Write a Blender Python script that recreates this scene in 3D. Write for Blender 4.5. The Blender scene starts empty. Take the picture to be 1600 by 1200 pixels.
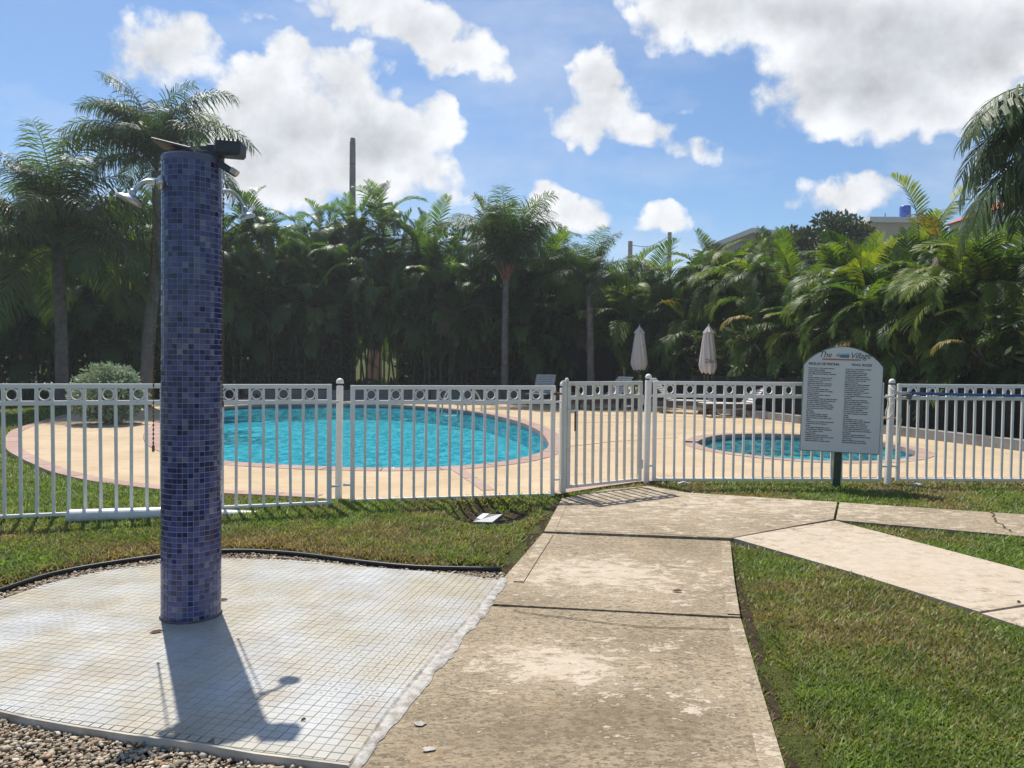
import bpy, bmesh, math, random
import numpy as np
from math import radians as R, sin, cos, pi, tan, atan2, sqrt
from mathutils import Vector, Matrix
from mathutils.geometry import delaunay_2d_cdt

random.seed(7)
rng = np.random.default_rng(7)
scene = bpy.context.scene
COL = scene.collection

# ------------------------------------------------------------------ camera
H = 1.40
F = 1200.0
PITCH = math.atan(35 / 1200)
ROLL = R(0.5)
fwd = Vector((0, cos(PITCH), -sin(PITCH)))
r0 = Vector((1, 0, 0))
u0 = Vector((0, sin(PITCH), cos(PITCH)))
cr = r0 * cos(ROLL) + u0 * sin(ROLL)
cu = u0 * cos(ROLL) - r0 * sin(ROLL)
cam = bpy.data.cameras.new('camera')
cam.sensor_width = 36
cam.lens = F / 1600 * 36
cam.clip_start = 0.05
cam.clip_end = 3000
camo = bpy.data.objects.new('camera', cam)
M3 = Matrix((cr, cu, -fwd)).transposed()
camo.matrix_world = Matrix.Translation((0, 0, H)) @ M3.to_4x4()
COL.objects.link(camo)
scene.camera = camo

# ------------------------------------------------------------------ light
SUN_EL = R(60)
SUN_DIR = Vector((-0.45 * cos(SUN_EL) / 1.0, 0.893 * cos(SUN_EL), sin(SUN_EL))).normalized()
sun = bpy.data.lights.new('sun', 'SUN')
sun.energy = 4.6
sun.angle = R(0.53)
sun.color = (1.0, 0.95, 0.86)
suno = bpy.data.objects.new('sun', sun)
suno.rotation_euler = SUN_DIR.to_track_quat('Z', 'Y').to_euler()
suno.location = SUN_DIR * 60
COL.objects.link(suno)
vs = scene.view_settings
scene.display_settings.display_device = 'sRGB'
vs.view_transform = 'Standard'
vs.look = 'None'
vs.gamma = 1
vs.use_curve_mapping = False
vs.exposure = 0.36
scene.cycles.max_bounces = 8
scene.cycles.transparent_max_bounces = 12
scene.cycles.transmission_bounces = 6
scene.cycles.caustics_reflective = False
scene.cycles.caustics_refractive = False
scene.cycles.sample_clamp_indirect = 6

# node helpers ------------------------------------------------------
class NT:
    def __init__(s, nt):
        s.nt = nt
        for n in list(nt.nodes):
            nt.nodes.remove(n)
    def n(s, t, **k):
        nd = s.nt.nodes.new(t)
        for a, v in k.items():
            setattr(nd, a, v)
        return nd
    def put(s, sock, v):
        if isinstance(v, bpy.types.NodeSocket):
            s.nt.links.new(v, sock)
        elif v is not None:
            if sock.type == 'RGBA' and not hasattr(v, '__len__'):
                v = (v, v, v, 1)
            elif sock.type == 'RGBA' and len(v) == 3:
                v = (*v, 1)
            sock.default_value = v
    def m(s, op, a, b=None, c=None, clamp=False):
        nd = s.n('ShaderNodeMath', operation=op, use_clamp=clamp)
        for i, v in enumerate((a, b, c)):
            if v is not None:
                s.put(nd.inputs[i], v)
        return nd.outputs[0]
    def v(s, op, a, b=None, scale=None):
        nd = s.n('ShaderNodeVectorMath', operation=op)
        s.put(nd.inputs[0], a)
        if b is not None:
            s.put(nd.inputs[1], b)
        if scale is not None:
            s.put(nd.inputs['Scale'], scale)
        return nd.outputs['Value'] if op in ('LENGTH', 'DOT_PRODUCT', 'DISTANCE') else nd.outputs[0]
    def xyz(s, v):
        nd = s.n('ShaderNodeSeparateXYZ'); s.put(nd.inputs[0], v)
        return nd.outputs
    def comb(s, x, y, z):
        nd = s.n('ShaderNodeCombineXYZ')
        for i, q in enumerate((x, y, z)):
            s.put(nd.inputs[i], q)
        return nd.outputs[0]
    def mr(s, x, a, b, c=0.0, d=1.0, smooth=False):
        nd = s.n('ShaderNodeMapRange')
        if smooth:
            nd.interpolation_type = 'SMOOTHSTEP'
        for i, q in enumerate((x, a, b, c, d)):
            s.put(nd.inputs[i], q)
        return nd.outputs[0]
    def noise(s, vec, scale, detail=4, rough=0.55, dist=0.0):
        nd = s.n('ShaderNodeTexNoise')
        if vec is not None:
            s.put(nd.inputs['Vector'], vec)
        nd.inputs['Scale'].default_value = scale
        nd.inputs['Detail'].default_value = detail
        nd.inputs['Roughness'].default_value = rough
        nd.inputs['Distortion'].default_value = dist
        return nd.outputs['Fac']
    def mix(s, f, a, b):
        nd = s.n('ShaderNodeMix', data_type='RGBA')
        s.put(nd.inputs[0], f)
        s.put(nd.inputs[6], a)
        s.put(nd.inputs[7], b)
        return nd.outputs[2]
    def ramp(s, f, stops):
        nd = s.n('ShaderNodeValToRGB')
        cr_ = nd.color_ramp
        while len(cr_.elements) < len(stops):
            cr_.elements.new(0.5)
        for e, (p, c) in zip(cr_.elements, stops):
            e.position = p
            e.color = (*c, 1) if len(c) == 3 else c
        s.put(nd.inputs[0], f)
        return nd.outputs[0]
    def pos(s):
        return s.n('ShaderNodeNewGeometry').outputs['Position']
    def obj(s):
        return s.n('ShaderNodeTexCoord').outputs['Object']
    def bump(s, h, strength=0.3, dist=0.01):
        nd = s.n('ShaderNodeBump')
        nd.inputs['Strength'].default_value = strength
        nd.inputs['Distance'].default_value = dist
        s.put(nd.inputs['Height'], h)
        return nd.outputs[0]
    def bsdf(s, col, rough=0.5, spec=0.5, metal=0.0, normal=None, **k):
        nd = s.n('ShaderNodeBsdfPrincipled')
        s.put(nd.inputs['Base Color'], col)
        s.put(nd.inputs['Roughness'], rough)
        s.put(nd.inputs['Specular IOR Level'], spec)
        s.put(nd.inputs['Metallic'], metal)
        if normal is not None:
            s.put(nd.inputs['Normal'], normal)
        for a, v in k.items():
            s.put(nd.inputs[a.replace('_', ' ')], v)
        return nd.outputs[0]
    def out(s, sh):
        o = s.n('ShaderNodeOutputMaterial')
        s.nt.links.new(sh, o.inputs[0])

def newmat(name):
    m = bpy.data.materials.new(name)
    m.use_nodes = True
    return m, NT(m.node_tree)

# ------------------------------------------------------------------ sky
world = bpy.data.worlds.new('World')
scene.world = world
world.use_nodes = True
W = NT(world.node_tree)
sky = W.n('ShaderNodeTexSky', sky_type='NISHITA')
sky.sun_disc = False
sky.sun_elevation = SUN_EL
sky.sun_rotation = atan2(SUN_DIR.x, SUN_DIR.y)
sky.altitude = 0
sky.air_density = 1.0
sky.dust_density = 0.6
sky.ozone_density = 2.2
D = W.n('ShaderNodeTexCoord').outputs['Generated']
dx, dy, dz = W.xyz(D)
front = W.mr(dy, 0.12, 0.3, 0, 1)
ys = W.m('MAXIMUM', dy, 0.08)
cu_ = W.m('DIVIDE', dx, ys)
cv_ = W.m('DIVIDE', dz, ys)
P = W.comb(cu_, cv_, 0.0)
warp = W.n('ShaderNodeTexNoise'); W.put(warp.inputs['Vector'], P); warp.inputs['Scale'].default_value = 7; warp.inputs['Detail'].default_value = 3
wv = W.v('SCALE', W.v('SUBTRACT', warp.outputs['Color'], (0.5, 0.5, 0.5)), scale=0.07)
warp2 = W.n('ShaderNodeTexNoise'); W.put(warp2.inputs['Vector'], P); warp2.inputs['Scale'].default_value = 24; warp2.inputs['Detail'].default_value = 4
wv2 = W.v('SCALE', W.v('SUBTRACT', warp2.outputs['Color'], (0.5, 0.5, 0.5)), scale=0.05)
PW = W.v('ADD', W.v('ADD', P, wv), wv2)
def billow(sc_):
    vo = W.n('ShaderNodeTexVoronoi', feature='SMOOTH_F1'); W.put(vo.inputs['Vector'], W.v('ADD', D, W.v('SCALE', wv2, scale=0.6))); vo.inputs['Scale'].default_value = sc_; vo.inputs['Smoothness'].default_value = 0.35
    return W.m('SUBTRACT', 0.48, vo.outputs['Distance'])
bil = W.m('ADD', W.m('MULTIPLY', billow(15), 0.9), W.m('MULTIPLY', billow(38), 0.5))
CLOUDS = [  # px, py, rx, ry, weight
    (255, 92, 80, 50, 1.1), (205, 75, 44, 42, .95), (465, 100, 60, 48, 1.0), (530, 130, 75, 62, 1.1), (400, 145, 80, 52, 1.0), (430, 220, 145, 85, 1.2), (590, 220, 92, 75, 1.35),
    (650, 255, 62, 55, 1.0), (500, 285, 190, 60, 1.1), (380, 250, 90, 80, 1.0), (330, 180, 50, 45, .8),
    (570, 10, 80, 38, 1.1), (650, 42, 85, 42, 1.1), (720, 92, 68, 40, 1.0), (770, 128, 38, 28, .8), (530, -8, 50, 28, .9),
    (925, 115, 42, 48, 1.0), (915, 175, 72, 50, 1.15), (985, 205, 62, 32, .9), (1045, 228, 40, 16, .6), (1100, 232, 28, 18, .65), (880, 190, 45, 30, .8),
    (1230, 15, 210, 70, 1.2), (1400, 60, 200, 100, 1.3), (1340, 140, 140, 75, 1.3), (1430, 165, 90, 45, 1.1), (1560, 60, 130, 75, 1.2), (1090, -15, 120, 50, 1.0), (1250, 110, 80, 50, .9),
    (895, 330, 55, 32, .9), (862, 318, 28, 28, .7), (1030, 352, 44, 28, .95), (1320, 312, 82, 32, .95), (1265, 295, 26, 20, .6),
    (398, 28, 32, 10, .55), (1070, 165, 14, 8, .3), (1540, 240, 50, 26, .45), (1570, 300, 60, 30, .4),
]
dens = None
for (px, py, rx, ry, w) in CLOUDS:
    c = ((px - 800) / F, (565 - py) / F, 0)
    q = W.v('MULTIPLY', W.v('SUBTRACT', PW, c), (F / rx / 1.52, F / ry / 1.52, 1))
    l = W.v('DOT_PRODUCT', q, q)
    g = W.m('MULTIPLY', W.m('SUBTRACT', 1.0, l, clamp=True), w)
    dens = g if dens is None else W.m('SMOOTH_MAX', dens, g, 0.15)
# clouds in the rest of the sky, of the same kind
zs = W.m('ADD', W.m('MAXIMUM', dz, 0.0), 0.12)
PG = W.comb(W.m('DIVIDE', dx, zs), W.m('DIVIDE', dy, zs), 3.1)
gen = W.mr(W.noise(PG, 1.1, 5, 0.5), 0.52, 0.72, 0, 1.0)
inview = W.m('MULTIPLY', front, W.m('MULTIPLY', W.mr(W.m('ABSOLUTE', cu_), 0.75, 0.95, 1, 0), W.mr(cv_, 0.52, 0.68, 1, 0)))
dens = W.m('ADD', W.m('MULTIPLY', dens, inview), W.m('MULTIPLY', gen, W.m('SUBTRACT', 1.0, inview)))
f1 = W.noise(D, 10, 9, 0.62)
f2 = W.noise(D, 30, 7, 0.65)
f = W.m('ADD', W.m('ADD', W.m('MULTIPLY', W.m('SUBTRACT', f1, 0.5), 1.6), bil), W.m('MULTIPLY', W.m('SUBTRACT', f2, 0.5), 0.9))
present = W.mr(dens, 0.05, 0.35, 0, 1)
d2 = W.m('ADD', dens, W.m('MULTIPLY', f, W.m('ADD', W.m('MULTIPLY', present, 0.75), 0.03)))
alpha = W.mr(d2, 0.33, 0.80, 0, 1, True)
thin = W.m('MULTIPLY', W.mr(W.noise(W.comb(cu_, W.m('MULTIPLY', cv_, 2.5), 0.4), 3.5, 6, 0.6), 0.44, 0.80), 0.42)
alpha = W.m('MAXIMUM', alpha, W.m('MULTIPLY', thin, front))
lit = W.noise(W.v('ADD', D, (0.012, -0.0, -0.03)), 10, 7, 0.6)
relief = W.m('SUBTRACT', f1, lit)
thick = W.mr(W.m('ADD', dens, W.m('MULTIPLY', f, 0.25)), 0.75, 1.7, 0, 1, True)
br = W.m('SUBTRACT', W.m('ADD', 1.0, W.m('ADD', W.m('MULTIPLY', relief, 0.9), W.m('MULTIPLY', bil, 0.22))), W.m('MULTIPLY', thick, 0.43))
br = W.m('MAXIMUM', W.m('MINIMUM', br, 1.12), 0.5)
ccol = W.mix(thick, (6.9, 7.05, 7.3), (6.5, 6.85, 7.5))
ccol = W.v('SCALE', ccol, scale=br)
skyc = W.v('MULTIPLY', sky.outputs[0], (0.73, 0.87, 1.0))
mixc = W.mix(alpha, skyc, ccol)
bg = W.n('ShaderNodeBackground')
W.put(bg.inputs[0], mixc)
bg.inputs[1].default_value = 0.10
wo = W.n('ShaderNodeOutputWorld')
W.nt.links.new(bg.outputs[0], wo.inputs[0])
world.cycles.sampling_method = 'MANUAL'
world.cycles.sample_map_resolution = 1024

# ------------------------------------------------------------------ geometry helpers
def ray(px, py):
    x, y = px - 800, py - 600
    return cr * x - cu * y + fwd * F
def G(px, py, z=0.0):
    """point of the level plane z seen at pixel (px,py) of the 1600x1200 photograph"""
    d = ray(px, py)
    t = (z - H) / d.z
    return Vector((0, 0, H)) + d * t
def A(px, py, y):
    """point at distance y (metres ahead) seen at a pixel"""
    d = ray(px, py)
    return Vector((0, 0, H)) + d * (y / d.y)
def PX(p):
    q = Vector(p) - Vector((0, 0, H))
    z = q.dot(fwd)
    return 800 + F * q.dot(cr) / z, 600 - F * q.dot(cu) / z

class MB:
    def __init__(s):
        s.v = []; s.f = []; s.c = []; s.cur = None
    def add(s, vs_, fs):
        o = len(s.v)
        s.v.extend([tuple(v) for v in vs_])
        for f_ in fs:
            s.f.append(tuple(i + o for i in f_))
            s.c.append(s.cur)
        return s
    def box(s, c, size, rot=None):
        hx, hy, hz = size[0] / 2, size[1] / 2, size[2] / 2
        vs_ = [Vector((x, y, z)) for x in (-hx, hx) for y in (-hy, hy) for z in (-hz, hz)]
        if rot is not None:
            vs_ = [rot @ v for v in vs_]
        c = Vector(c)
        return s.add([v + c for v in vs_], [(0, 1, 3, 2), (4, 6, 7, 5), (0, 4, 5, 1), (2, 3, 7, 6), (0, 2, 6, 4), (1, 5, 7, 3)])
    def bbox(s, c, size, b, rot=None):
        """box with chamfered edges"""
        hx, hy, hz = size[0] / 2, size[1] / 2, size[2] / 2
        b = min(b, hx * .9, hy * .9, hz * .9)
        bm = bmesh.new()
        bmesh.ops.create_cube(bm, size=1)
        for v in bm.verts:
            v.co = Vector((v.co.x * 2 * hx, v.co.y * 2 * hy, v.co.z * 2 * hz))
        bmesh.ops.bevel(bm, geom=list(bm.edges), offset=b, segments=1, affect='EDGES')
        bm.verts.index_update()
        vs_ = [v.co.copy() for v in bm.verts]
        fs = [[v.index for v in f_.verts] for f_ in bm.faces]
        bm.free()
        if rot is not None:
            vs_ = [rot @ v for v in vs_]
        c = Vector(c)
        return s.add([v + c for v in vs_], fs)
    def tube(s, pts, rad, n=8, cap=True):
        pts = [Vector(p) for p in pts]
        if not hasattr(rad, '__len__'):
            rad = [rad] * len(pts)
        up = None; rings = []
        for i, p in enumerate(pts):
            t = (pts[min(i + 1, len(pts) - 1)] - pts[max(i - 1, 0)]).normalized()
            if up is None:
                a = Vector((0, 0, 1)) if abs(t.z) < .9 else Vector((1, 0, 0))
                up = (a - t * a.dot(t)).normalized()
            else:
                up = (up - t * up.dot(t)).normalized()
            sd = t.cross(up)
            rings.append([p + (up * cos(2 * pi * k / n) + sd * sin(2 * pi * k / n)) * rad[i] for k in range(n)])
        vs_ = [v for r_ in rings for v in r_]
        fs = []
        for i in range(len(pts) - 1):
            for k in range(n):
                a, b = i * n + k, i * n + (k + 1) % n
                fs.append((a, b, b + n, a + n))
        if cap:
            fs.append(tuple(range(n))[::-1])
            fs.append(tuple((len(pts) - 1) * n + k for k in range(n)))
        return s.add(vs_, fs)
    def lathe(s, prof, n=16, c=(0, 0, 0), rot=None):
        vs_ = [Vector((r_ * cos(2 * pi * k / n), r_ * sin(2 * pi * k / n), z)) for r_, z in prof for k in range(n)]
        fs = []
        for i in range(len(prof) - 1):
            for k in range(n):
                a, b = i * n + k, i * n + (k + 1) % n
                fs.append((a, b, b + n, a + n))
        fs.append(tuple(range(n))[::-1])
        fs.append(tuple((len(prof) - 1) * n + k for k in range(n)))
        if rot is not None:
            vs_ = [rot @ v for v in vs_]
        c = Vector(c)
        return s.add([v + c for v in vs_], fs)
    def mesh(s, name, m, smooth=False, recalc=False):
        me = bpy.data.meshes.new(name)
        me.from_pydata(s.v, [], s.f)
        if m:
            me.materials.append(m)
        if recalc:
            bm = bmesh.new(); bm.from_mesh(me)
            bmesh.ops.recalc_face_normals(bm, faces=bm.faces); bm.to_mesh(me); bm.free()
        if smooth:
            me.polygons.foreach_set('use_smooth', [True] * len(me.polygons))
        if any(c is not None for c in s.c):
            at = me.color_attributes.new('tint', 'FLOAT_COLOR', 'CORNER')
            arr = []
            for p, c in zip(me.polygons, s.c):
                arr.extend([*(c or (0, 0, 0)), 1.0] * p.loop_total)
            at.data.foreach_set('color', arr)
        me.update()
        return me
    def obj(s, name, m, parent=None, smooth=False, loc=None, **k):
        return link(name, s.mesh(name, m, smooth, **k), parent, loc)

def link(name, data, parent=None, loc=None, rot=None, scale=None):
    o = bpy.data.objects.new(name, data)
    if parent is not None:
        o.parent = parent
    if loc is not None:
        o.location = loc
    if rot is not None:
        o.rotation_euler = rot
    if scale is not None:
        o.scale = scale if hasattr(scale, '__len__') else (scale,) * 3
    COL.objects.link(o)
    return o
def tag(o, label=None, cat=None, group=None, kind=None):
    if label: o['label'] = label
    if cat: o['category'] = cat
    if group: o['group'] = group
    if kind: o['kind'] = kind
    return o
def thing(name, label, cat, loc=(0, 0, 0), rz=0.0, group=None):
    o = link(name, None, None, loc, (0, 0, rz))
    o.empty_display_size = 0.1
    return tag(o, label, cat, group)
def inside(pts, poly):
    """numpy even-odd test"""
    x, y = pts[:, 0], pts[:, 1]
    r_ = np.zeros(len(pts), bool)
    n = len(poly)
    for i in range(n):
        x1, y1 = poly[i][0], poly[i][1]
        x2, y2 = poly[(i + 1) % n][0], poly[(i + 1) % n][1]
        if y1 == y2:
            continue
        c = ((y1 > y) != (y2 > y)) & (x < (x2 - x1) * (y - y1) / (y2 - y1) + x1)
        r_ ^= c
    return r_
def smooth_closed(pts, n=6):
    out = []
    k = len(pts)
    for i in range(k):
        p0, p1, p2, p3 = (Vector(pts[(i + j - 1) % k]) for j in range(4))
        for t in range(n):
            u = t / n
            out.append(0.5 * ((2 * p1) + (-p0 + p2) * u + (2 * p0 - 5 * p1 + 4 * p2 - p3) * u * u + (-p0 + 3 * p1 - 3 * p2 + p3) * u ** 3))
    return out
def smooth_open(pts, n=6):
    q = [2 * Vector(pts[0]) - Vector(pts[1])] + [Vector(p) for p in pts] + [2 * Vector(pts[-1]) - Vector(pts[-2])]
    out = []
    for i in range(1, len(q) - 2):
        p0, p1, p2, p3 = q[i - 1:i + 3]
        for t in range(n):
            u = t / n
            out.append(0.5 * ((2 * p1) + (-p0 + p2) * u + (2 * p0 - 5 * p1 + 4 * p2 - p3) * u * u + (-p0 + 3 * p1 - 3 * p2 + p3) * u ** 3))
    out.append(q[-2])
    return out
def offset_closed(poly, d):
    out = []
    k = len(poly)
    area = sum(poly[i].x * poly[(i + 1) % k].y - poly[(i + 1) % k].x * poly[i].y for i in range(k))
    sg = 1 if area > 0 else -1
    for i in range(k):
        t = (poly[(i + 1) % k] - poly[i - 1]); t.z = 0; t.normalize()
        out.append(poly[i] + Vector((t.y, -t.x, 0)) * d * sg)
    return out
def resample0(poly, step):
    out = [poly[0]]
    for a_, b_ in zip(poly, poly[1:]):
        n_ = max(1, int((b_ - a_).length / step))
        out += [a_.lerp(b_, (k + 1) / n_) for k in range(n_)]
    return out
def sheet(mb, outer, holes=(), z=0.0, zb=None, extra=None, zfun=None, walls=True):
    """flat polygon with holes at height z; side walls down to zb"""
    vs_ = []; ed = []
    for ring in [outer, *holes]:
        o = len(vs_)
        vs_.extend([Vector((p[0], p[1])) for p in ring])
        ed.extend([(o + i, o + (i + 1) % len(ring)) for i in range(len(ring))])
    if extra is not None:
        vs_.extend([Vector((p[0], p[1])) for p in extra])
    V2, E2, F2, *_ = delaunay_2d_cdt(vs_, ed, [], 0, 1e-5)
    V2a = np.array([(v.x, v.y) for v in V2])
    ce = np.array([V2a[list(f_)].mean(0) for f_ in F2])
    ok = inside(ce, outer)
    for h in holes:
        ok &= ~inside(ce, h)
    fs = []
    for f_, k in zip(F2, ok):
        if k:
            a, b, c = (V2[i] for i in f_[:3])
            if (b - a).cross(c - a) < 0:
                f_ = f_[::-1]
            fs.append(f_)
    mb.add([(v.x, v.y, zfun(v.x, v.y) if zfun else z) for v in V2], fs)
    if zb is not None:
        for ring in [outer, *holes]:
            n = len(ring)
            mb.add([(p[0], p[1], z) for p in ring] + [(p[0], p[1], zb) for p in ring],
                   [(i, (i + 1) % n, n + (i + 1) % n, n + i) for i in range(n)])
    return mb
def vnoise(x, y, s, seed=0):
    """value noise in numpy, 0..1"""
    x = np.asarray(x) * s + 1000.3; y = np.asarray(y) * s + 1000.7
    xi = np.floor(x).astype(np.int64); yi = np.floor(y).astype(np.int64)
    fx = x - xi; fy = y - yi
    fx = fx * fx * (3 - 2 * fx); fy = fy * fy * (3 - 2 * fy)
    def h(a, b):
        n = (a * 374761393 + b * 668265263 + seed * 144665) & 0x7fffffff
        n = ((n ^ (n >> 13)) * 1274126177) & 0x7fffffff
        return ((n ^ (n >> 16)) & 0xffff) / 65535.0
    return (h(xi, yi) * (1 - fx) + h(xi + 1, yi) * fx) * (1 - fy) + (h(xi, yi + 1) * (1 - fx) + h(xi + 1, yi + 1) * fx) * fy

# ------------------------------------------------------------------ materials
def simple(name, c, rough=.5, spec=.5, metal=0., var=.12, scale=8., bump=0., dirt=None, dscale=3., dthr=(.55, .75), damt=.6):
    m, t = newmat(name)
    p = t.pos()
    n = t.noise(p, scale, 5)
    k = t.mr(n, .3, .7, 1 - var, 1 + var)
    col = t.v('SCALE', (*c,), scale=k)
    if dirt:
        col = t.mix(t.m('MULTIPLY', t.mr(t.noise(p, dscale, 6, .65), *dthr), damt), col, dirt)
    nm = t.bump(t.noise(p, scale * 6, 4), bump, .004) if bump else None
    t.out(t.bsdf(col, rough, spec, metal, nm))
    return m
M = {}
M['base_seal'] = simple('dirty_seal', (.12, .115, .12), .9, .2, var=.4, scale=25)
M['white_paint'] = simple('white_paint', (.82, .795, .75), .35, .5, var=.04, dirt=(.38, .31, .22), dscale=11, dthr=(.62, .76), damt=.6)
M['gate_paint'] = simple('gate_paint', (.68, .66, .60), .42, .5, var=.05, dirt=(.33, .20, .10), dscale=14, dthr=(.58, .76), damt=.7)
M['pvc'] = simple('pvc', (.70, .69, .65), .35, .5, var=.06, dirt=(.35, .30, .22), dscale=6, damt=.4)
M['chrome'] = simple('dull_chrome', (.62, .61, .58), .32, .5, .75, var=.15, scale=25, dirt=(.42, .38, .30), dscale=20, damt=.6)
M['rust'] = simple('rusty_steel', (.16, .075, .04), .8, .3, .2, var=.35, scale=60)
M['brass'] = simple('aged_brass_chain', (.17, .11, .04), .55, .5, .5, var=.3, scale=40)
M['black_plastic'] = simple('black_plastic', (.022, .023, .026), .45, .4, var=.2)
M['dark_grey'] = simple('dark_grey_plastic', (.05, .053, .062), .5, .4, var=.15, dirt=(.13, .12, .11), dscale=18, damt=.5)
M['panel'] = simple('solar_panel_face', (.012, .015, .03), .15, .6)
M['lens'] = simple('pale_lamp_lens', (.55, .50, .47), .2, .6, var=.05)
M['green_post'] = simple('dark_green_post', (.018, .045, .032), .45, .4, var=.2, scale=12)
M['sign_face'] = simple('white_sign_board', (.62, .64, .64), .4, .4, var=.03, scale=3)
M['sign_edge'] = simple('sign_board_edge', (.08, .14, .13), .5, .4)
M['ink'] = simple('black_ink', (.03, .032, .04), .6, .3)
M['ink_red'] = simple('orange_red_print', (.42, .12, .06), .6, .3)
M['ink_blue'] = simple('blue_print', (.07, .19, .33), .6, .3)
M['ink_sky'] = simple('pale_blue_print', (.34, .47, .55), .6, .3)
M['ink_tan'] = simple('tan_print', (.45, .33, .16), .6, .3)
M['blue_pole'] = simple('blue_pole', (.025, .11, .34), .35, .5, var=.1)
M['blue_tank'] = simple('blue_tank', (.02, .09, .42), .4, .5, var=.08)
M['canvas'] = simple('pale_canvas', (.58, .53, .51), .9, .1, var=.07, scale=20, dirt=(.30, .24, .2), dscale=7, damt=.5)
M['lounge_top'] = simple('pale_grey_slats', (.62, .60, .57), .5, .3, var=.07)
M['lounge_base'] = simple('brown_resin_base', (.085, .07, .06), .6, .3, var=.15)
M['rope'] = simple('white_rope', (.68, .65, .58), .9, .1)
M['pink_plastic'] = simple('faded_red_plastic', (.45, .19, .14), .5, .3)
M['kerb'] = simple('grey_concrete_kerb', (.27, .26, .25), .9, .2, var=.2, scale=5, bump=.3, dirt=(.12, .11, .09), dscale=2.5, damt=.7)
M['screen'] = simple('dark_screen_cloth', (.012, .013, .012), .9, .1, var=.3, scale=3)
M['soil'] = simple('dark_soil', (.042, .03, .02), .95, .1, var=.5, scale=30, bump=.8)
M['wall_cream'] = simple('cream_render', (.50, .42, .34), .9, .2, var=.06, scale=1)
M['wall_white'] = simple('white_render', (.68, .66, .62), .9, .2, var=.05, scale=1)
M['wall_brick'] = simple('orange_brown_wall', (.34, .16, .08), .9, .2, var=.15, scale=2)
M['roof_tile'] = simple('red_clay_tile', (.46, .12, .06), .7, .3, var=.25, scale=6)
M['window_dark'] = simple('dark_window_glass', (.02, .025, .03), .1, .6)
M['wood_pole'] = simple('weathered_wood_pole', (.36, .29, .25), .9, .2, var=.3, scale=6, bump=.4)
M['steel_pole'] = simple('grey_steel_pole', (.12, .115, .11), .6, .4, var=.2)
M['wire'] = simple('black_wire', (.02, .02, .02), .6, .3)
M['lid'] = simple('grey_lid', (.48, .48, .47), .5, .3, var=.1, scale=20)
M['lid_dark'] = simple('dark_grey_lid', (.13, .135, .145), .5, .3, var=.15, scale=20)
M['stone'] = simple('pale_stone', (.5, .48, .44), .9, .2, var=.2, scale=14)
M['crack'] = simple('crack_dark', (.06, .045, .03), .95, .1)
M['joint_fill'] = simple('joint_fill', (.13, .10, .07), .95, .1)
M['twig'] = simple('brown_leaf', (.10, .05, .025), .8, .2)

# mosaic tiles of the column, the colour of each tile stored on it
def attr_mat(name, rough, spec, noise=.12):
    m, t = newmat(name)
    a = t.n('ShaderNodeVertexColor'); a.layer_name = 'tint'
    p = t.pos()
    k = t.mr(t.noise(p, 90, 3), .3, .7, 1 - noise, 1 + noise)
    sm = t.mr(t.noise(t.v('MULTIPLY', p, (1, 1, .45)), 5.5, 5, .6), .52, .78)
    col = t.v('SCALE', a.outputs[0], scale=k)
    col = t.mix(t.m('MULTIPLY', sm, .22), col, (.20, .22, .30))
    rg = t.m('ADD', rough, t.m('MULTIPLY', sm, .25))
    t.out(t.bsdf(col, rg, spec * .8))
    return m
M['mosaic'] = attr_mat('glazed_mosaic', .12, .6)
M['grout'] = simple('pale_blue_grout', (.40, .42, .54), .9, .2, var=.12, scale=20)

# floor tiles
TA = atan2(0.465, 2.17)                 # turn of the tile grid
TP = 0.0450                             # tile pitch
TO = G(547, 1190, .05)                  # corner of the grid
def tile_coords(t):
    p = t.v('SUBTRACT', t.pos(), (TO.x, TO.y, 0))
    x, y, z = t.xyz(p)
    c, s = cos(TA), sin(TA)
    a = t.m('SUBTRACT', t.m('MULTIPLY', x, c), t.m('MULTIPLY', y, s))
    b = t.m('ADD', t.m('MULTIPLY', x, s), t.m('MULTIPLY', y, c))
    return a, b
m, t = newmat('white_floor_tile')
a, b = tile_coords(t)
ia = t.m('FLOOR', t.m('DIVIDE', a, TP)); ib = t.m('FLOOR', t.m('DIVIDE', b, TP))
fa = t.m('SUBTRACT', t.m('FRACT', t.m('DIVIDE', a, TP)), .5); fb = t.m('SUBTRACT', t.m('FRACT', t.m('DIVIDE', b, TP)), .5)
wn = t.n('ShaderNodeTexWhiteNoise', noise_dimensions='2D'); t.put(wn.inputs['Vector'], t.comb(ia, ib, 0))
p = t.pos()
stain = t.mr(t.noise(p, 1.5, 5, .6), .40, .62)
stain2 = t.mr(t.noise(t.v('ADD', p, (5, 2, 0)), 2.4, 6, .65), .5, .7)
base = t.mix(t.m('MULTIPLY', stain, .95), (.47, .47, .455), (.42, .375, .275))
base = t.mix(t.m('MULTIPLY', stain2, .65), base, (.35, .275, .17))
dot = t.mr(t.m('ADD', t.v('LENGTH', t.comb(fa, fb, 0)), t.m('MULTIPLY', t.noise(p, 160, 3), .22)), .22, .36, 1, 0)
dot = t.m('MULTIPLY', dot, t.m('MULTIPLY', t.mr(wn.outputs['Value'], .25, .8), t.mr(t.noise(t.v('ADD', p, (9, 4, 0)), 1.7, 3), .44, .6)))
base = t.mix(t.m('MULTIPLY', dot, .75), base, (.22, .14, .07))
base = t.v('SCALE', base, scale=t.mr(wn.outputs['Value'], 0, 1, .93, 1.05))
t.out(t.bsdf(base, t.mr(t.noise(p, 4, 4), .3, .7, .25, .5), .4))
M['floor_tile'] = m
M['floor_grout'] = simple('dirty_grout', (.20, .18, .14), .95, .1, var=.3, scale=8)
M['pad_concrete'] = simple('pad_edge_concrete', (.46, .43, .37), .9, .2, var=.2, scale=6, bump=.5, dirt=(.2, .17, .12), dscale=5, damt=.7)

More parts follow.
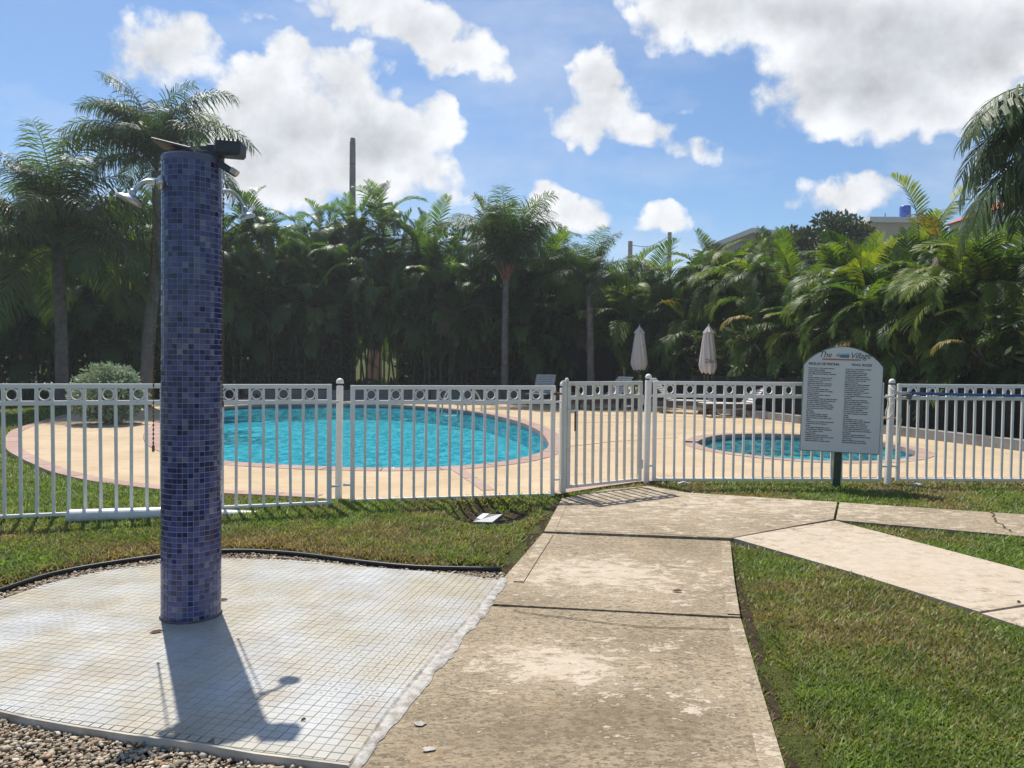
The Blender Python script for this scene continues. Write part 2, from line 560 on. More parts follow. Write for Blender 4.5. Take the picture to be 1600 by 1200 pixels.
# path concrete: worn dark skin, patches where a pale coat still holds
def path_mat(name, patches, edge=False, amount=0.0, grime=()):
    m, t = newmat(name)
    p = t.pos()
    big = t.noise(p, 1.3, 6, .65)
    fine = t.noise(p, 75, 5, .7)
    med = t.noise(t.v('MULTIPLY', p, (1, 1.7, 1)), 8, 9, .75, .4)
    spk = t.noise(t.v('MULTIPLY', p, (1, 1.8, 1)), 34, 6, .75, .6)
    dark = t.mix(t.mr(big, .36, .62), (.29, .228, .148), (.42, .338, .232))
    dark = t.mix(t.m('MULTIPLY', t.mr(med, .48, .62), .6), dark, (.165, .125, .075))
    dark = t.mix(t.m('MULTIPLY', t.mr(spk, .50, .58), .75), dark, (.075, .060, .042))
    dark = t.mix(t.m('MULTIPLY', t.mr(spk, .44, .36), .55), dark, (.40, .33, .23))
    dark = t.mix(t.m('MULTIPLY', t.mr(fine, .5, .66), .45), dark, (.10, .08, .055))
    pale = t.mix(t.mr(t.noise(p, 14, 5), .35, .7), (.53, .445, .345), (.45, .37, .275))
    pale = t.mix(t.m('MULTIPLY', t.mr(spk, .57, .64), .55), pale, (.28, .22, .15))
    mask = None
    for (c, rx, ry, w) in patches:
        q = t.v('MULTIPLY', t.v('SUBTRACT', p, (c.x, c.y, 0)), (1 / rx, 1 / ry, 0))
        g = t.m('MULTIPLY', t.m('SUBTRACT', 1.0, t.v('LENGTH', q), clamp=True), w)
        mask = g if mask is None else t.m('MAXIMUM', mask, g)
    k = t.m('ADD', t.m('MULTIPLY', t.m('SUBTRACT', med, .5), 4.2), t.m('MULTIPLY', t.m('SUBTRACT', spk, .5), 2.4))
    sc = t.m('ADD', k, amount)
    if mask is not None:
        sc = t.m('ADD', sc, mask)
    pm = t.mr(sc, .40, .44)
    for (c, rx, ry, w) in grime:
        q_ = t.v('MULTIPLY', t.v('SUBTRACT', p, (c.x, c.y, 0)), (1 / rx, 1 / ry, 0))
        g_ = t.m('MULTIPLY', t.m('SUBTRACT', 1.0, t.v('LENGTH', q_), clamp=True), w)
        dark = t.mix(t.mr(t.m('ADD', g_, t.m('MULTIPLY', t.m('SUBTRACT', med, .5), 1.6)), .12, .85, 0, .5), dark, (.135, .100, .058))
    col = t.mix(pm, dark, pale)
    col = t.mix(t.m('MULTIPLY', t.mr(t.noise(p, 2.6, 6, .7), .55, .75), .35), col, (.40, .27, .13))
    h = t.m('ADD', t.m('MULTIPLY', pm, .35), t.m('ADD', t.m('MULTIPLY', fine, .6), t.m('MULTIPLY', spk, .8)))
    t.out(t.bsdf(col, .85, .25, 0, t.bump(h, .55, .006)))
    return m
g0 = G(870, 1035, .05); g1 = G(950, 895, .05)
M['path'] = path_mat('worn_path_concrete', [(g0, .62, .46, .95), (G(790, 1010, .05), .35, .3, .6), (g1, 1.15, .68, .95), (G(1040, 925, .05), .6, .4, .5), (G(1100, 1090, .05), .35, .3, .5), (G(1000, 1010, .05), .4, .25, .4)], amount=-.12,
                     grime=[(G(800, 1150, .05), .9, .5, .9), (G(1010, 1120, .05), .8, .4, .8), (G(1020, 1010, .05), .6, .35, .7), (G(760, 1000, .05), .3, .3, .5), (G(1080, 940, .05), .5, .4, .4)])
M['path_pale'] = path_mat('pale_path_concrete', [(G(1400, 880, .05), 3.2, 2.2, 1.0), (G(1250, 800, .05), 2, 1.2, .3)], amount=.12)
M['path_far'] = path_mat('sandy_path_concrete', [(G(1150, 785, .05), 2.5, 1.2, .35)], amount=.16)
M['path_edge'] = path_mat('trowelled_path_edge', [], amount=.22)
M['mortar'] = simple('white_mortar', (.46, .435, .40), .9, .2, var=.12, scale=12, bump=.9, dirt=(.25, .22, .18), dscale=22, dthr=(.44, .58), damt=.75)

# pool deck
m, t = newmat('tan_deck')
p = t.pos()
c = t.mix(t.mr(t.noise(p, .9, 5, .6), .35, .65), (.46, .35, .225), (.54, .425, .285))
c = t.mix(t.m('MULTIPLY', t.mr(t.noise(t.v('MULTIPLY', p, (.6, 1.5, 1)), 5, 7, .7), .52, .72), .65), c, (.34, .225, .125))
c = t.mix(t.m('MULTIPLY', t.mr(t.noise(p, 55, 3, .6), .55, .75), .4), c, (.36, .25, .14))
c = t.mix(t.m('MULTIPLY', t.mr(t.noise(t.v('ADD', p, (3, 8, 0)), 1.6, 7, .72), .54, .72), .5), c, (.30, .20, .115))
t.out(t.bsdf(c, .9, .2, 0, t.bump(t.noise(p, 45, 5, .7), .5, .006)))
M['deck'] = m
m, t = newmat('pink_paver')
p = t.pos()
oi = t.n('ShaderNodeObjectInfo').outputs['Random']
c = t.mix(oi, (.37, .245, .205), (.44, .315, .27))
c = t.mix(t.mr(t.noise(p, 9, 6, .7), .45, .7), c, (.36, .24, .19))
t.out(t.bsdf(c, .9, .2, 0, t.bump(t.noise(p, 40, 5), .4, .005)))
M['paver'] = m
# pool
def pool_mats(nm, floor_c, wall_c, tint):
    m, t = newmat(nm + '_plaster')
    p = t.pos()
    vo = t.n('ShaderNodeTexVoronoi', feature='SMOOTH_F1'); t.put(vo.inputs['Vector'], p); vo.inputs['Scale'].default_value = 3
    c = t.mix(t.mr(t.noise(p, .8, 4), .3, .7), floor_c, tuple(q * .86 for q in floor_c))
    t.out(t.bsdf(c, .7, .2)); a = m
    m, t = newmat(nm + '_water')
    p = t.pos()
    n1 = t.noise(t.v('MULTIPLY', p, (1, .55, 1)), 3.6, 4, .6, .4)
    n2 = t.noise(t.v('MULTIPLY', p, (1, .45, 1)), 10, 4, .6, .5)
    nm_ = t.bump(t.m('ADD', n1, t.m('MULTIPLY', n2, .5)), 1.0, .14)
    fr = t.n('ShaderNodeFresnel'); fr.inputs['IOR'].default_value = 1.33; t.put(fr.inputs['Normal'], nm_)
    tr = t.n('ShaderNodeBsdfTransparent'); tr.inputs[0].default_value = (*tint, 1)
    gl = t.n('ShaderNodeBsdfGlossy'); gl.inputs['Roughness'].default_value = .06; t.put(gl.inputs['Normal'], nm_)
    df = t.n('ShaderNodeBsdfDiffuse'); t.put(df.inputs[0], t.mix(t.mr(n2, .42, .60), tuple(c_ * .45 for c_ in floor_c), tuple(min(.95, c_ * 1.55 + .12) for c_ in floor_c))); t.put(df.inputs['Normal'], nm_)  # light and dark of the ripples painted into the diffuse colour
    m0 = t.n('ShaderNodeMixShader'); m0.inputs[0].default_value = .26
    t.nt.links.new(tr.outputs[0], m0.inputs[1]); t.nt.links.new(df.outputs[0], m0.inputs[2])
    mx = t.n('ShaderNodeMixShader')
    t.put(mx.inputs[0], t.m('MULTIPLY', fr.outputs[0], .6))
    t.nt.links.new(m0.outputs[0], mx.inputs[1]); t.nt.links.new(gl.outputs[0], mx.inputs[2])
    t.out(mx.outputs[0])
    return a, m
M['pool_plaster'], M['pool_water'] = pool_mats('pool', (.035, .47, .59), None, (.66, .93, .97))
M['spa_plaster'], M['spa_water'] = pool_mats('small_pool', (.09, .43, .48), None, (.66, .93, .94))
M['water_tile'] = simple('blue_waterline_tile', (.045, .13, .22), .3, .5, var=.3, scale=14)

# grass ground and blades
m, t = newmat('lawn_ground')
p = t.pos()
c = t.mix(t.mr(t.noise(p, .7, 5, .6), .38, .62), (.085, .12, .026), (.12, .13, .045))
c = t.mix(t.mr(t.noise(p, 28, 5, .7), .42, .66), c, (.050, .052, .018))
c = t.mix(t.m('MULTIPLY', t.mr(t.noise(p, 2.2, 5, .65), .52, .72), .6), c, (.19, .14, .065))
t.out(t.bsdf(c, .95, .1, 0, t.bump(t.noise(p, 60, 4, .7), 1.0, .03)))
M['lawn'] = m
m, t = newmat('grass_blade')
a = t.n('ShaderNodeVertexColor'); a.layer_name = 'tint'
col = a.outputs[0]
tl = t.n('ShaderNodeBsdfTranslucent'); t.put(tl.inputs[0], t.v('MULTIPLY', col, (1.5, 1.6, .9)))
mx = t.n('ShaderNodeMixShader'); mx.inputs[0].default_value = .38
t.nt.links.new(t.bsdf(col, .5, .3), mx.inputs[1]); t.nt.links.new(tl.outputs[0], mx.inputs[2])
t.out(mx.outputs[0])
M['blade'] = m
m, t = newmat('pebbles')
a = t.n('ShaderNodeVertexColor'); a.layer_name = 'tint'
t.out(t.bsdf(a.outputs[0], .85, .3, 0, t.bump(t.noise(t.pos(), 150, 3), .4, .002)))
M['pebble'] = m

# leaves
def leaf_mat(name, stops, trans, tmul=(1.7, 1.75, .55), rough=.5, spec=.35):
    m, t = newmat(name)
    r_ = t.n('ShaderNodeObjectInfo').outputs['Random']
    n = t.noise(t.obj(), 2.2, 3)
    k = t.m('ADD', t.m('MULTIPLY', r_, .8), t.m('MULTIPLY', n, .25))
    col = t.ramp(k, stops)
    tl = t.n('ShaderNodeBsdfTranslucent'); t.put(tl.inputs[0], t.v('MULTIPLY', col, tmul))
    mx = t.n('ShaderNodeMixShader'); mx.inputs[0].default_value = trans
    t.nt.links.new(t.bsdf(col, rough, spec), mx.inputs[1]); t.nt.links.new(tl.outputs[0], mx.inputs[2])
    t.out(mx.outputs[0])
    return m
M['areca'] = leaf_mat('areca_leaf', [(0, (.024, .055, .012)), (.35, (.042, .094, .015)), (.65, (.085, .148, .017)), (.86, (.15, .205, .02)), (1, (.20, .23, .025))], .44, (2.2, 2.0, .5))
M['areca_shade_tone'] = leaf_mat('areca_leaf_painted_shade', [(0, (.034, .072, .019)), (.4, (.054, .110, .023)), (.8, (.085, .150, .029)), (1, (.13, .20, .033))], .44, (2.0, 2.0, .6), .42, .5)  # duller copy of the areca leaf, shade and glare put into its colour
M['areca_yellow'] = leaf_mat('yellowing_leaf', [(0, (.17, .15, .02)), (.5, (.27, .19, .025)), (1, (.22, .21, .03))], .4, (1.6, 1.4, .6))
M['queen'] = leaf_mat('queen_palm_leaf', [(0, (.034, .064, .024)), (.5, (.048, .090, .028)), (.85, (.08, .130, .032)), (1, (.14, .16, .037))], .42, (2.0, 2.0, .7))
M['dead'] = leaf_mat('dry_frond', [(0, (.10, .06, .035)), (1, (.17, .11, .06))], .25, (1.3, 1.2, 1))
M['bush'] = leaf_mat('dark_tree_leaf', [(0, (.03, .046, .018)), (1, (.065, .09, .028))], .3)
M['silver'] = leaf_mat('silvery_leaf', [(0, (.25, .32, .20)), (1, (.36, .42, .28))], .2, (1.1, 1.2, .9))
M['stem_green'] = simple('green_brown_stem', (.085, .085, .04), .6, .3, var=.4, scale=5)
M['trunk'] = simple('grey_palm_trunk', (.155, .135, .125), .9, .2, var=.3, scale=7, bump=.5)
M['boot'] = simple('reddish_leaf_base', (.20, .095, .07), .8, .2, var=.3, scale=6)
M['bark'] = simple('brown_bark', (.09, .065, .045), .9, .2, var=.3, scale=8)

exec_parts = True
# ------------------------------------------------------------------ outlines on the ground
ZP = .05
pool_px = [(345, 719), (400, 724), (500, 729), (600, 731), (700, 729), (780, 722), (830, 712), (856, 699), (853, 685), (838, 671), (800, 656), (740, 643.5), (650, 634.5), (560, 631.2), (450, 631.2), (350, 635.5), (290, 647), (258, 668), (258, 690), (295, 708)]
pool = smooth_closed([G(x, y, ZP) for x, y in pool_px], 6)
spa_px = [(1090, 690), (1117, 681), (1170, 678), (1240, 679), (1310, 684), (1380, 692), (1425, 703), (1432, 711), (1400, 718), (1340, 720.5), (1270, 719.5), (1200, 714), (1130, 705), (1098, 697)]
spa = smooth_closed([G(x, y, ZP) for x, y in spa_px], 5)
pool_out = offset_closed(pool, .30)
spa_out = offset_closed(spa, .24)
curb = [G(1740, 724, ZP), G(1587, 704, ZP), G(1403, 681, ZP)]
curb_dir = (curb[2] - curb[1]).normalized()
curb_end = curb[2] + curb_dir * 12.2
deck_l = [(127, 642), (82, 653), (33, 667), (14, 676), (8, 688), (11, 703), (30, 715), (55, 727), (82, 738), (137, 751), (182, 757.5), (247, 765), (345, 771), (422, 774.5), (507, 779)]
deck_left = smooth_open([G(x, y, ZP) for x, y in deck_l], 4)
deck_front = [G(x, y, ZP) for x, y in [(560, 780), (700, 776), (800, 773), (872, 771), (945, 759.5), (1003, 751.5), (1070, 749), (1200, 746), (1400, 746), (1600, 747)]]
deck_front.append(Vector((9.6, deck_front[-1].y - .05, ZP)))
back_y = 27.6
deck = deck_left + deck_front + [Vector((9.6, 9.9, ZP)), curb[0] + Vector((.3, 0, 0)), curb[1] + Vector((.1, 0, 0)), curb[2] + Vector((.1, 0, 0)), curb_end + Vector((.1, 0, 0)), Vector((-9.5, back_y - 1, ZP)), G(220, 629, ZP), G(170, 634, ZP)]

def q(lst, z=ZP):
    return [G(x, y, z) for x, y in lst]
SL = {}  # path slabs (pixel outlines)
slab_near = q([(500, 1290), (550, 1195), (597, 1138), (676, 1038), (752, 946), (960, 956), (1157, 967), (1180, 1045), (1225, 1195), (1255, 1300)])
slab_mid = q([(758, 942.5), (785, 905), (848, 833), (1140, 845), (1147, 905), (1156.5, 963), (960, 953.2)])
slab_gate = q([(850, 830), (878, 779), (945, 765.5), (1012, 759.5), (1075, 770), (1308, 784.5), (1302, 811), (1240, 822), (1142, 841)])
slab_diag = q([(1146, 841), (1240, 824), (1305, 813.5), (1603, 892), (1605, 944), (1530, 956), (1340, 897)])
slab_diag2 = q([(1534, 958), (1607, 946.5), (1900, 905), (1960, 965), (2060, 1130), (1800, 1045)])
slab_diag3 = q([(1607, 893), (1607, 943), (1895, 902), (1700, 875)])
slab_right = q([(1312, 785), (1600, 804), (1750, 815), (1750, 852), (1600, 838), (1306, 812.5)])
slabs = [slab_near, slab_mid, slab_gate, slab_diag, slab_right]
path_all = slabs + [slab_diag2]
pad_px = [(780, 906), (712, 896.5), (620, 889), (556, 884), (500, 878.5), (420, 873.5), (344, 873), (244, 881.5), (156, 893), (75, 912), (0, 937)]
pad_back = [G(x, y, ZP) for x, y in pad_px]
pad_front = [G(x, y, ZP) for x, y in [(0, 1108), (48, 1119), (115, 1131), (200, 1144), (320, 1160), (400, 1174), (547, 1192)]]
mid = smooth_open([pad_back[-1], pad_back[-1] + Vector((-.42, -.22, 0)), pad_back[-1] + Vector((-.62, -.62, 0)), pad_front[0] + Vector((-.42, .22, 0)), pad_front[0]], 5)
pad = smooth_open(pad_back, 3)[:-1] + mid + pad_front[1:]
edging_px = [(-120, 965), (-40, 938), (0, 924.5), (78, 900), (156, 884.5), (247, 871), (300, 865), (344, 863), (400, 863), (475, 868.5), (556, 879), (650, 888), (784, 891.5)]
edging = smooth_open([G(x, y, .03) for x, y in edging_px], 4)
gravel_zone = edging + [Vector((.1, 4.6, 0)), G(556, 1200, 0), G(500, 1320, 0), G(-250, 1320, 0), G(-350, 1000, 0)]
gravel_left = q([(-120, 965), (-350, 1000), (-300, 1400), (560, 1400), (556, 1197), (-60, 1105)], 0)

DR = G(762, 806, 0)
path_hull = q([(500, 1290), (575, 1190), (690, 1035), (785, 900), (848, 833), (878, 779), (945, 765), (1012, 759), (1075, 769), (1310, 783), (1600, 803), (1750, 814), (1750, 853), (1600, 839), (1312, 817), (1603, 893), (2060, 1130), (1800, 1045), (1530, 957), (1340, 898), (1143, 843), (1157, 965), (1225, 1195), (1255, 1300)])
SOILS = [q([(806, 903), (848, 836), (879, 783)], 0), q([(1141, 842), (1147, 905), (1156, 962), (1180, 1046), (1225, 1196), (1256, 1300)], 0), edging]
LIFT_PTS = np.array([(p.x, p.y) for l_ in SOILS for p in resample0(l_, .05)])
def lawn_lift(P_):
    """how far the turf stands above the level of the bare strips, 0 beside them"""
    d_ = np.full(len(P_), 9.)
    for l_ in range(0, len(LIFT_PTS)):
        d_ = np.minimum(d_, np.hypot(P_[:, 0] - LIFT_PTS[l_, 0], P_[:, 1] - LIFT_PTS[l_, 1]))
    k_ = np.clip((d_ - .09) / .08, 0, 1)
    far_ = np.clip((9.0 - P_[:, 1]) / .8, 0, 1) * np.clip((6.6 - np.abs(P_[:, 0])) / .5, 0, 1)
    far_ = far_ * ~(inside(P_, gravel_zone) | inside(P_, path_hull))
    return .032 * k_ * k_ * (3 - 2 * k_) * far_
def lawn_z(x, y):
    d = sqrt(((x - DR.x - .02) / .42) ** 2 + ((y - DR.y - .05) / .62) ** 2)
    z = -.12 * max(0, 1 - d ** 4) if d < 1 else 0
    z += float(lawn_lift(np.array([(x, y)]))[0])
    z += .012 * (float(vnoise(x, y, 1.3, 3)) - .5)
    return z
def lawn_zv(P_):
    d = np.sqrt(((P_[:, 0] - DR.x - .02) / .42) ** 2 + ((P_[:, 1] - DR.y - .05) / .62) ** 2)
    return np.where(d < 1, -.12 * (1 - np.minimum(d, 1) ** 4), 0) + lawn_lift(P_) + .012 * (vnoise(P_[:, 0], P_[:, 1], 1.3, 3) - .5)
# lawn: one sheet to the horizon, with openings for the pools
mb = MB()
big = [Vector(p) for p in ((-420, -60, 0), (420, -60, 0), (420, 700, 0), (-420, 700, 0))]
gx = np.arange(-7, 7.01, .14); gy = np.arange(2.0, 9.4, .14)
extra = [(x + random.uniform(-.02, .02), y + random.uniform(-.02, .02)) for x in gx for y in gy if abs(x) < y * .85 + .8]
extra = [e for e, k in zip(extra, ~(inside(np.array(extra), offset_closed(pool, .15)) | inside(np.array(extra), offset_closed(spa, .15)))) if k]
sheet(mb, big, [offset_closed(pool, .15), offset_closed(spa, .15)], extra=extra, zfun=lambda x, y: 0.0)
vx = np.array([v[:2] for v in mb.v]); inr = (np.abs(vx[:, 0]) < 7) & (vx[:, 1] > 1.9) & (vx[:, 1] < 9.5)
lz = np.where(inr, lawn_zv(vx), 0.0)
mb.v = [(v[0], v[1], float(z_)) for v, z_ in zip(mb.v, lz)]
tag(mb.obj('lawn', M['lawn'], smooth=True), kind='structure')

# deck slab with a border of pavers
mb = MB()
sheet(mb, deck, [pool_out, spa_out], z=ZP, zb=-.03)
deck_o = tag(mb.obj('pool_deck', M['deck'], recalc=True), kind='structure')
def band(a, b, z0, z1):
    mb_ = MB()
    n = len(a)
    lo = [Vector((p.x, p.y, z0)) for p in a] + [Vector((p.x, p.y, z0)) for p in b]
    hi = [Vector((p.x, p.y, z1)) for p in a] + [Vector((p.x, p.y, z1)) for p in b]
    mb_.add(hi, [(i, i + 1, n + i + 1, n + i) for i in range(n - 1)])
    mb_.add(lo[:n] + hi[:n], [(i, i + 1, n + i + 1, n + i) for i in range(n - 1)])
    mb_.add(lo[n:] + hi[n:], [(i, i + 1, n + i + 1, n + i) for i in range(n - 1)])
    mb_.add([lo[0], lo[n], hi[n], hi[0]], [(0, 1, 2, 3)])
    mb_.add([lo[n - 1], lo[-1], hi[-1], hi[n - 1]], [(0, 1, 2, 3)])
    return mb_
def resample(poly, step, closed=False):
    pts = list(poly) + ([poly[0]] if closed else [])
    out = []; acc = 0; nxt = 0
    for a_, b_ in zip(pts, pts[1:]):
        L = (b_ - a_).length
        while nxt <= acc + L and L > 0:
            out.append(a_.lerp(b_, (nxt - acc) / L)); nxt += step
        acc += L
    return out
def pavers(line, inner_d, parent, z0, z1, step, gap, name='paver', closed=False, mat='paver'):
    """row of separate pavers along a line; inner_d = width to the left of the line"""
    pts = resample(line, step / 3, closed)
    k = 0
    while k + 3 < len(pts):
        seg = pts[k:k + 4]
        t_ = (seg[-1] - seg[0]).normalized()
        seg = [seg[0] + t_ * gap / 2, seg[1], seg[2], seg[3] - t_ * gap / 2]
        nr = [Vector((-(pts[min(k + j + 1, len(pts) - 1)] - pts[max(k + j - 1, 0)]).normalized().y, (pts[min(k + j + 1, len(pts) - 1)] - pts[max(k + j - 1, 0)]).normalized().x, 0)) for j in range(4)]
        o_ = [p_ + n_ * inner_d for p_, n_ in zip(seg, nr)]
        band(seg, o_, z0, z1 + random.uniform(-.0015, .0015)).obj(name, M[mat], parent, recalc=True)
        k += 3
# coping round the pools (pavers lie on the rim)
def coping(poly, wd, parent, step):
    k = len(poly)
    area = sum(poly[i].x * poly[(i + 1) % k].y - poly[(i + 1) % k].x * poly[i].y for i in range(k))
    sg = -1 if area > 0 else 1
    pavers([Vector((p.x, p.y, 0)) for p in poly], sg * wd, parent, -.02, ZP + .006, step, .012, 'coping_paver', True)
def pool_thing(poly, poly_out, wd, nm, depth, pl, wt, wl, stp):
    root = thing(nm, None, None)
    root['kind'] = 'structure'
    del root['kind']
    k = len(poly)
    # basin
    mb = MB()
    inner = offset_closed(poly, -.02)
    sheet(mb, inner, (), z=-depth)
    mb.add([(p.x, p.y, wl - .03) for p in inner] + [(p.x, p.y, -depth) for p in inner], [(i, (i + 1) % k, k + (i + 1) % k, k + i) for i in range(k)])
    mb.obj('basin', M[pl], root)
    mb = MB()
    mb.add([(p.x, p.y, -.02) for p in inner] + [(p.x, p.y, wl - .03) for p in inner], [(i, (i + 1) % k, k + (i + 1) % k, k + i) for i in range(k)])
    rim = offset_closed(poly, .16)
    mb.add([(p.x, p.y, -.022) for p in inner] + [(p.x, p.y, -.022) for p in rim], [(i, (i + 1) % k, k + (i + 1) % k, k + i) for i in range(k)])
    mb.obj('waterline_band', M['water_tile'], root)
    mb = MB()
    sheet(mb, inner, (), z=wl)
    mb.obj('water', M[wt], root, smooth=True)
    # bed under the coping
    mb = MB()
    o2 = poly_out
    mb.add([(p.x, p.y, -.021) for p in rim] + [(p.x, p.y, -.021) for p in o2], [(i, (i + 1) % k, k + (i + 1) % k, k + i) for i in range(k)])
    mb.obj('coping_bed', M['kerb'], root)
    coping(poly, wd, root, stp)
    return root
pr = pool_thing(pool, pool_out, .295, 'swimming_pool', .42, 'pool_plaster', 'pool_water', -.06, .34)
tag(pr, 'large turquoise swimming pool with pink paver rim behind the fence', 'swimming pool')
sr = pool_thing(spa, spa_out, .235, 'small_pool', .34, 'spa_plaster', 'spa_water', -.06, .30)
tag(sr, 'small round paddling pool with pink paver rim behind the sign', 'swimming pool')
# pink border of the deck, part of the deck
pavers(deck_left, .19, deck_o, ZP + .001, ZP + .007, .42, .008)
pavers(q([(874, 772.5), (945, 760.5), (1003, 752.5), (1062, 751)]), .16, deck_o, ZP + .001, ZP + .007, .42, .008)
pavers(q([(703, 732.5), (735, 754), (762, 774)]), .15, deck_o, ZP + .001, ZP + .007, .42, .008)
# joints in the deck
def ribbon(pts, w, z, name, m, parent=None):
    mb_ = MB(); vs_ = []
    for i, p in enumerate(pts):
        t_ = (pts[min(i + 1, len(pts) - 1)] - pts[max(i - 1, 0)]); t_.z = 0; t_.normalize()
        n_ = Vector((-t_.y, t_.x, 0)) * (w[i] if hasattr(w, '__len__') else w) / 2
        vs_ += [(p.x + n_.x, p.y + n_.y, z), (p.x - n_.x, p.y - n_.y, z)]
    mb_.add(vs_, [(2 * i, 2 * i + 1, 2 * i + 3, 2 * i + 2) for i in range(len(pts) - 1)])
    return mb_.obj(name, m, parent)
for seg in ([(870, 661), (1000, 659), (1100, 658), (1250, 662)], [(870, 700), (960, 690), (1060, 684)], [(880, 648), (1000, 650), (1250, 654)]):
    ribbon(q(seg), .03, ZP + .003, 'joint', M['crack'], deck_o)

# paths
def slab(poly, m, parent, z=ZP):
    mb_ = MB()
    sheet(mb_, poly, (), z=z, zb=-.06)
    return mb_.obj('slab', m, parent, recalc=True)
path_o = tag(link('footpath', None), kind='structure')
def lerp_edge(poly_edge, d):
    return [p + d for p in poly_edge]
for poly, mname in ((slab_near, 'path'), (slab_mid, 'path'), (slab_gate, 'path_far'), (slab_diag, 'path_pale'), (slab_diag2, 'path_pale'), (slab_diag3, 'path_pale'), (slab_right, 'path_far')):
    slab(poly, M[mname], path_o, ZP + random.uniform(-.002, .002))
# trowelled strips along the edges, a hair proud of the slabs
def strip(px_a, px_b, parent=path_o, m='path_edge'):
    a_ = q(px_a); b_ = q(px_b)
    vs_ = []
    mb_ = MB()
    for p, r_ in zip(a_, b_):
        vs_ += [(p.x, p.y, ZP + .005), (r_.x, r_.y, ZP + .005)]
    mb_.add(vs_, [(2 * i, 2 * i + 1, 2 * i + 3, 2 * i + 2) for i in range(len(a_) - 1)])
    mb_.obj('trowelled_edge', M[m], parent)
strip([(1141, 847), (1147, 905), (1156, 961)], [(1127, 846.5), (1129, 905), (1136, 960)])
strip([(1157.5, 968), (1180, 1046), (1225, 1196), (1254, 1298)], [(1137, 967), (1153, 1046), (1186, 1196), (1208, 1298)])
strip([(851, 831), (878.5, 780)], [(867, 831.5), (889, 781)])
strip([(801, 909), (849, 834)], [(818, 910), (865, 835)])
bed = MB()
sheet(bed, q([(776, 945.5), (1157, 967.5), (1156.5, 962), (778, 941)]), z=ZP - .022); bed.obj('joint_bed', M['joint_fill'], path_o)
def wob(pts, n, a):
    p = resample(pts, sum((pts[i + 1] - pts[i]).length for i in range(len(pts) - 1)) / n)
    return [v + Vector((random.uniform(-a, a), random.uniform(-a, a), 0)) for v in p]
ribbon(wob(q([(800, 955), (900, 968), (965, 976), (1000, 980), (1150, 984)]), 40, .006), .007, ZP + .004, 'crack', M['crack'], path_o)
ribbon(wob(q([(850, 829), (1000, 833), (1140, 841)]), 30, .003), .007, ZP + .005, 'crack', M['crack'], path_o)
ribbon(wob(q([(1549, 800), (1553, 812), (1568, 822), (1582, 834)]), 20, .02), .012, ZP + .005, 'crack', M['crack'], path_o)
ribbon(wob(q([(1142, 841), (1240, 823), (1304, 812)]), 20, .004), .007, ZP + .005, 'crack', M['crack'], path_o)

# white mortar along the pad
la = q([(783, 903), (740, 957), (690, 1012), (640, 1070), (600, 1120), (541, 1206)])
ra = q([(803, 911), (768, 965), (728, 1012), (688, 1066), (650, 1115), (566, 1214)])
la = resample(la, .022); ra_l = []
tot = len(la)
for i in range(tot):
    f_ = i / (tot - 1)
    L = [0]
    for a_, b_ in zip(ra, ra[1:]):
        L.append(L[-1] + (b_ - a_).length)
    s_ = f_ * L[-1]
    for j in range(len(ra) - 1):
        if s_ <= L[j + 1] + 1e-6:
            ra_l.append(ra[j].lerp(ra[j + 1], (s_ - L[j]) / (L[j + 1] - L[j]))); break
mb = MB(); NC = 7; vs_ = []
for i in range(tot):
    wob_r = .95 + .35 * (float(vnoise(i * .1, 3, 1.3, 5)) - .5) + .35 * (float(vnoise(i * .1, 7, 5, 6)) - .5)
    for j in range(NC):
        f_ = j / (NC - 1)
        p = la[i].lerp(ra_l[i], f_ * wob_r * .66)
        z = ZP + (.003 + .015 * sin(pi * (f_ * .8 + .1)) * .34 * (.3 + 1.1 * float(vnoise(p.x, p.y, 22, 8))) if j < NC - 1 else .0015)
        if j == 0: z = ZP + .012
        vs_.append((p.x, p.y, z))
mb.add(vs_, [(i * NC + j, i * NC + j + 1, (i + 1) * NC + j + 1, (i + 1) * NC + j) for i in range(tot - 1) for j in range(NC - 1)])
mb.add([(v[0], v[1], v[2]) for v in vs_[::NC]] + [(v[0], v[1], 0) for v in vs_[::NC]], [(i, i + 1, tot + i + 1, tot + i) for i in range(tot - 1)])
tag(mb.obj('mortar_kerb', M['mortar'], recalc=True), kind='structure')
for (x, y, r_) in ((670, 1170, .02), (657, 1130, .022)):
    p = G(x, y, ZP + .004)
    mbb = MB(); mbb.add([(p.x + r_ * 1.3 * cos(k * pi / 10) * random.uniform(.65, 1.15), p.y + r_ * .9 * sin(k * pi / 10) * random.uniform(.6, 1.2), ZP + .0045) for k in range(20)], [tuple(range(20))])
    mbb.obj('mortar_smear', M['mortar'], path_o)

# ------------------------------------------------------------------ tiled pad
pad_o = tag(link('shower_pad', None), kind='structure')
mb = MB(); sheet(mb, pad, (), z=ZP - .004, zb=-.06); mb.obj('grout_bed', M['floor_grout'], pad_o, recalc=True)
front_i = [p for p in pad_front]
edge_line = mid[8:] + pad_front[1:]
e_out = []
for i, p in enumerate(edge_line):
    t_ = (edge_line[min(i + 1, len(edge_line) - 1)] - edge_line[max(i - 1, 0)]).normalized()
    e_out.append(p + Vector((t_.y, -t_.x, 0)) * .012)
band(edge_line, e_out, -.02, ZP - .002).obj('edge_face', M['pad_concrete'], pad_o, recalc=True)
ca, sa = cos(TA), sin(TA)
def tw(a_, b_):
    return TO.x + a_ * ca + b_ * sa, TO.y - a_ * sa + b_ * ca
cells = []
for i in range(-120, 3):
    for j in range(-30, 75):
        cells.append((i, j))
cc = np.array([tw((i + .5) * TP, (j + .5) * TP) for i, j in cells])
cnr = [np.array([tw((i + u) * TP, (j + w) * TP) for i, j in cells]) for u, w in ((.06, .06), (.94, .06), (.94, .94), (.06, .94))]
full = np.ones(len(cells), bool); anyc = np.zeros(len(cells), bool)
